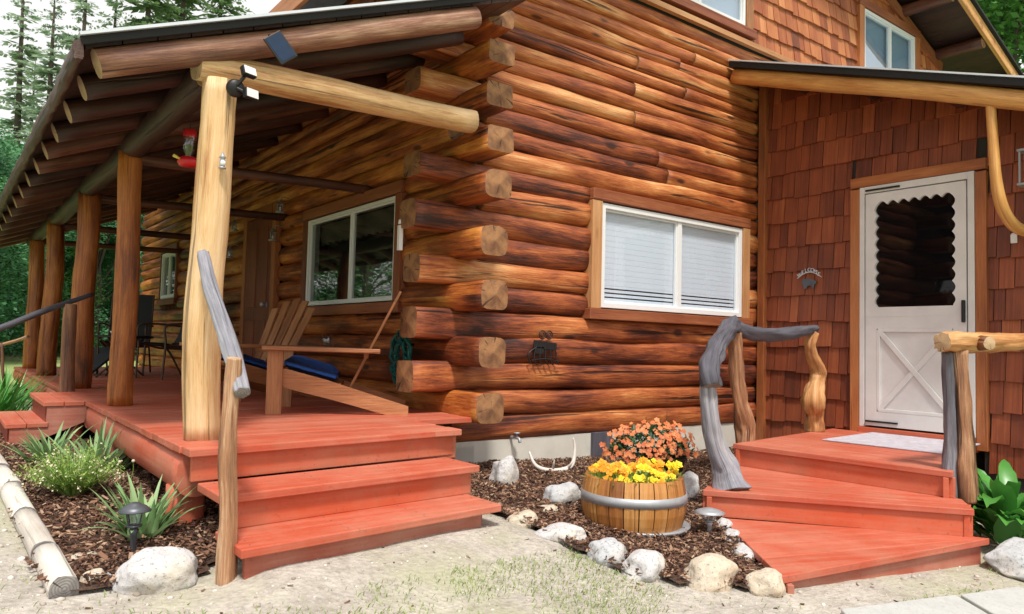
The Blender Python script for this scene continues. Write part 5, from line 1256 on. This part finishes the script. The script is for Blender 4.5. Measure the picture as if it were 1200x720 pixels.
# wrought iron critter on logs
ic = thing('iron_wall_ornament', 'dark wrought iron ornament with two loops and legs on the log wall', 'ornament', (.65, -.04, .93))
m = MB(); cx, cz = .655, .93; yy = -.035
def ring(cx_, cz_, r_, t_=.005): tube(m, [(cx_+r_*math.cos(a*math.pi/6), yy, cz_+r_*math.sin(a*math.pi/6)) for a in range(13)], t_, 6, cap=None, sub=2)
ring(cx-.035, cz+.10, .032); ring(cx+.035, cz+.10, .032); ring(cx-.035, cz+.10, .016, .004); ring(cx+.035, cz+.10, .016, .004)
bar(m, (cx-.12, yy, cz+.03), (cx+.11, yy, cz+.01), .008, .055); bar(m, (cx-.10, yy, cz-.02), (cx-.02, yy, cz-.02), .008, .05)
for dx in (-.11, -.055, 0, .055, .11): tube(m, [(cx+dx*.8, yy, cz+.02), (cx+dx, yy, cz-.05), (cx+dx*1.0, yy, cz-.10), (cx+dx+.025, yy, cz-.13)], .006, 6, cap=None)
tube(m, [(cx-.14, yy, cz-.10), (cx, yy, cz-.085), (cx+.15, yy, cz-.11)], .006, 6, cap=None)
tube(m, [(cx-.10, yy, cz+.0), (cx-.17, yy, cz-.05), (cx-.15, yy, cz-.12)], .006, 6, cap=None)
m.obj('ironwork', BLACK, ic)
# hose reel on porch corner
t = thing('garden_hose', 'coiled teal garden hose hanging on the porch corner logs', 'hose', (-.27, .55, .83))
m = MB(); hp = []
for i in range(110):
    a = i/110*2*math.pi*6; r_ = .125+.05*math.sin(i*.53); hp.append((-.30-.05*((i*7) % 5)/5, .50+r_*.85*math.cos(a), .83+r_*1.2*math.sin(a)-.02*((i*3) % 4)/4))
tube(m, hp, .011, 7, cap=None, sub=2); m.obj('coil', HOSE, t)
m = MB(); tube(m, [(-.18, .50, .93), (-.33, .50, .93)], .012, 8, cap=0); m.obj('hook', BLACK, t)
# small white fixture on the corner trim + spigot + antler
m = MB(); bx(m, (-.53, .20, 1.60), (-.50, .235, 1.78)); lathe(m, (-.515, .217, 1.79), [(0, 0), (.018, 0), (.014, .03), (0, .035)], 10); o = m.obj('thermometer', WHITE, bevel=.003); orig(o, (-.51, .21, 1.6)); tag(o, 'white outdoor thermometer on the log ends beside the porch window', 'thermometer')
o.location.x += .0
t = thing('wall_spigot', 'small blue grey water spigot under the lowest log', 'spigot', (.38, 0, .235))
m = MB(); tube(m, [(.38, .03, .25), (.38, -.07, .25), (.38, -.09, .22)], .012, 8, cap=0); m.obj('pipe', STEEL, t); m = MB(); lathe(m, (.38, -.05, .262), [(.005, 0), (.005, .02), (.025, .022), (.025, .03), (0, .03)], 12); m.obj('handle', STEEL, t)
t = thing('shed_antler', 'white shed antler lying on mulch against the foundation', 'antler', (.62, -.30, .0))
z = gn(.6, -.3)+.04
m = MB(); tube(m, [(.34, -.25, z+.14), (.36, -.30, z+.05), (.45, -.33, z+.01), (.60, -.33, z), (.72, -.30, z+.03), (.76, -.28, z+.14), (.75, -.27, z+.22)], [.008, .014, .018, .02, .017, .012, .005], 8, .1); m.obj('beam', ANTL, t)
for p, q in (((.5, -.33, z+.01), (.47, -.38, z+.09)), ((.65, -.33, z+.01), (.66, -.38, z+.07))):
    m = MB(); tube(m, [p, q], [.012, .003], 7, .1, sub=2); m.obj('tine', ANTL, t)

# ---------------------------------------------------------------- trees
def conifer(name, H, rad_, mat, seed, label, group, dens=1.0):
    r = random.Random(seed); root = thing(name, label, 'tree', (0, 0, 0), group)
    m = MB(); tube(m, [(0, 0, -.3), (0, 0, H*.5), (r.uniform(-.1, .1), 0, H*.98)], [H*.014, H*.009, .01], 8, .1, sub=4, cap=None); m.obj('trunk', BARK, root)
    m = MB(); z = H*.12
    while z < H*.985:
        t = z/H; L = rad_*(1-t)**.8*r.uniform(.75, 1.1)+.12
        for k in range(int(r.choice((4, 5, 6))*dens)):
            if r.random() < .12: continue
            a = r.uniform(0, 6.28); l = L*r.uniform(.5, 1.15); dz = -.25*l+.1; d_ = V((math.cos(a), math.sin(a), 0)); s = V((-d_.y, d_.x, 0)); tone = r.random()
            m.add([V((0, 0, z))-s*.02, V((0, 0, z))+s*.02, V((0, 0, z+dz))+d_*l], [(0, 1, 2)], None, 0)
            n_ = max(5, int(l*9))
            for q in range(n_):
                f = (q+.5)/n_; c = V((0, 0, z+dz*f+.05*math.sin(f*3)))+d_*l*f
                for sg in (-1, 1):
                    ln = (.42*(1-f)+.16)*min(1, l)*r.uniform(.6, 1.2); dd = (s*sg+d_*.7+V((0, 0, r.uniform(-.45, .15)))).normalized()
                    w_ = V((0, 0, 1)).cross(dd).normalized()*ln*.17+V((0, 0, r.uniform(-.05, .05)))
                    tn = min(1, max(0, tone*.5+r.random()*.4+.1)); m.add([c, c+dd*ln*.5+w_, c+dd*ln, c+dd*ln*.5-w_], [(0, 1, 2, 3)], None, tn)
        z += H*.018*r.uniform(.7, 1.3)
    m.obj('crown', mat, root); return root
def broadleaf(name, H, rad_, mat, seed, label, group, n=9000, low=.15, ls=.09):
    r = random.Random(seed); root = thing(name, label, 'tree', (0, 0, 0), group)
    m = MB(); tube(m, [(0, 0, -.3), (.1, 0, H*.3), (0, .1, H*.7)], [H*.022, H*.017, H*.006], 8, .15, sub=4, cap=None)
    cl = []
    for i in range(30):
        a = r.uniform(0, 6.28); t = r.uniform(low, 1); rr_ = rad_*math.sin(math.pi*(.12+.80*t))**.7*r.uniform(.45, 1); c = V((math.cos(a)*rr_, math.sin(a)*rr_, H*(low*.6+(1-low*.6)*t*.95))); cl.append((c, rad_*r.uniform(.22, .42)))
        tube(m, [(0, 0, c.z*.55), V((c.x*.5, c.y*.5, c.z*.8)), c], [H*.006, H*.004, .01], 5, .1, sub=2, cap=None)
    m.obj('trunk', BARK, root); m = MB()
    for i in range(n):
        c, cr = r.choice(cl); u = V((r.gauss(0, 1), r.gauss(0, 1), r.gauss(0, 1))).normalized(); p = c+u*cr*r.uniform(.5, 1.05)*V((1, 1, .75)).length/1.6
        a = V((r.gauss(0, 1), r.gauss(0, 1), r.gauss(0, .5))).normalized(); b = a.orthogonal().normalized(); s = ls*r.uniform(.6, 1.4)*H/6
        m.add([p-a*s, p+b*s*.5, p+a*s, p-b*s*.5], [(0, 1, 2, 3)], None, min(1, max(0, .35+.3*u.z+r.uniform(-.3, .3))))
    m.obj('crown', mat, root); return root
def put(o, x, y, s, rz, label=None, g_=None):
    o.location = (x, y, g(x, y)-.1); o.scale = (s, s, s); o.rotation_euler = (0, 0, rz)
    if label: o['label'] = label
    if g_: o['group'] = g_
GA = 'conifers beyond the cabin'; GB = 'leafy trees beyond the lawn'
def bear_pt(px, dist):      # world point at picture column px and distance along the view (layout helper)
    d_ = RW.transposed() @ V(((px-600)/874.07, 0, -1)); d_.z = 0; d_.normalize(); return (-3.099+d_.x*dist, -4.48+d_.y*dist)
cA = conifer('conifer_tree', 13, 2.3, CONFHAZE, 1, 'slender haze-paled fir at the far left edge', GA, .9)
cB = conifer('conifer_tree', 13, 3.0, CONF, 2, 'dense dark pine above the porch roof', GA, 1.3)
lst = [(cA, 8, 44, 1.42, 'slender haze-paled fir at the left edge of the sky'), (cA, 44, 36, 1.15, 'mid green fir left of the porch roof corner'), (cA, 79, 40, 1.40, 'thin topped fir right beside the porch roof corner'), (cA, 116, 42, 1.42, 'sparse fir behind the left end of the porch roof'), (cB, 155, 36, 1.5, 'dense dark pine above the porch roof, left one'), (cB, 196, 38, 1.65, 'dense dark pine above the porch roof, middle one'), (cB, 243, 40, 1.6, 'dense dark pine above the porch roof, right one'), (cA, -60, 38, 1.2, 'haze-paled fir just outside the left edge of the picture'), (cA, 24, 55, 1.3, 'small distant fir low on the left')]
usedT = set()
for k, (o, px, D, s, lb) in enumerate(lst):
    x, y = bear_pt(px, D); c = o if id(o) not in usedT else copy_tree(o); usedT.add(id(o)); put(c, x, y, s, k*1.3, lb, GA)
dA = broadleaf('leafy_tree', 6, 2.3, DECI, 5, 'dark leafy tree', GB, 30000, .02, .05)
dB = broadleaf('leafy_tree', 6, 2.4, DECIB, 6, 'bright leafy tree', GB, 40000, .02, .035)
lst = [(dA, -30, 24, .95), (dA, 12, 27, 1.05), (dB, 45, 25, .8), (dA, 75, 29, 1.05), (dA, 112, 26, .95), (dB, 130, 30, .9), (dA, 150, 28, 1.0), (dA, -90, 22, 1.0), (dA, -200, 20, 1.1), (dB, -330, 18, 1.1), (dA, 185, 33, 1.2)]
names = ['dark leafy tree cut by the left edge', 'dark leafy tree between the left edge and the farthest post', 'brighter bushy tree low behind the farthest posts', 'dark leafy tree seen between the far porch posts', 'dark leafy tree seen right of the third porch post', 'brighter bushy tree beyond the porch end', 'dark leafy tree behind the second porch post', 'dark leafy tree left of the picture', 'dark leafy tree far left of the picture', 'bright leafy tree far left of the picture', 'dark leafy tree behind the porch end wall']
for k, (o, px, D, s) in enumerate(lst):
    x, y = bear_pt(px, D); c = o if id(o) not in usedT else copy_tree(o); usedT.add(id(o)); put(c, x, y, s, k*1.7, names[k], GB)
for k, (x, y, s, lb) in enumerate(((-7.5, 17, 1.0, 'dark leafy tree beyond the lawn left of the picture, nearest the porch end'), (-10.5, 14, 1.1, 'dark leafy tree in the middle of the row left of the picture'), (-13, 10, 1.0, 'dark leafy tree nearest the drive, left of the picture'), (-6, 22, 1.2, 'dark leafy tree farthest back left of the picture'), (-15, 6, 1.1, 'dark leafy tree at the end of the row left of the picture'))):
    c = copy_tree(dA); put(c, x, y, s, k*2.1, lb, GB)
for k, (px, D, s, lb) in enumerate(((1185, 20, 2.0, 'bright green leafy tree behind the right roof slope'), (1240, 22, 2.3, 'large bright leafy tree at the upper right corner'), (1150, 27, 2.2, 'dark leafy tree behind the bright one at right'))):
    x, y = bear_pt(px, D); c = copy_tree(dB if k < 2 else dA); put(c, x, y, s, k*2+.5, lb, GB)

sc.render.resolution_x = 1024; sc.render.resolution_y = 614
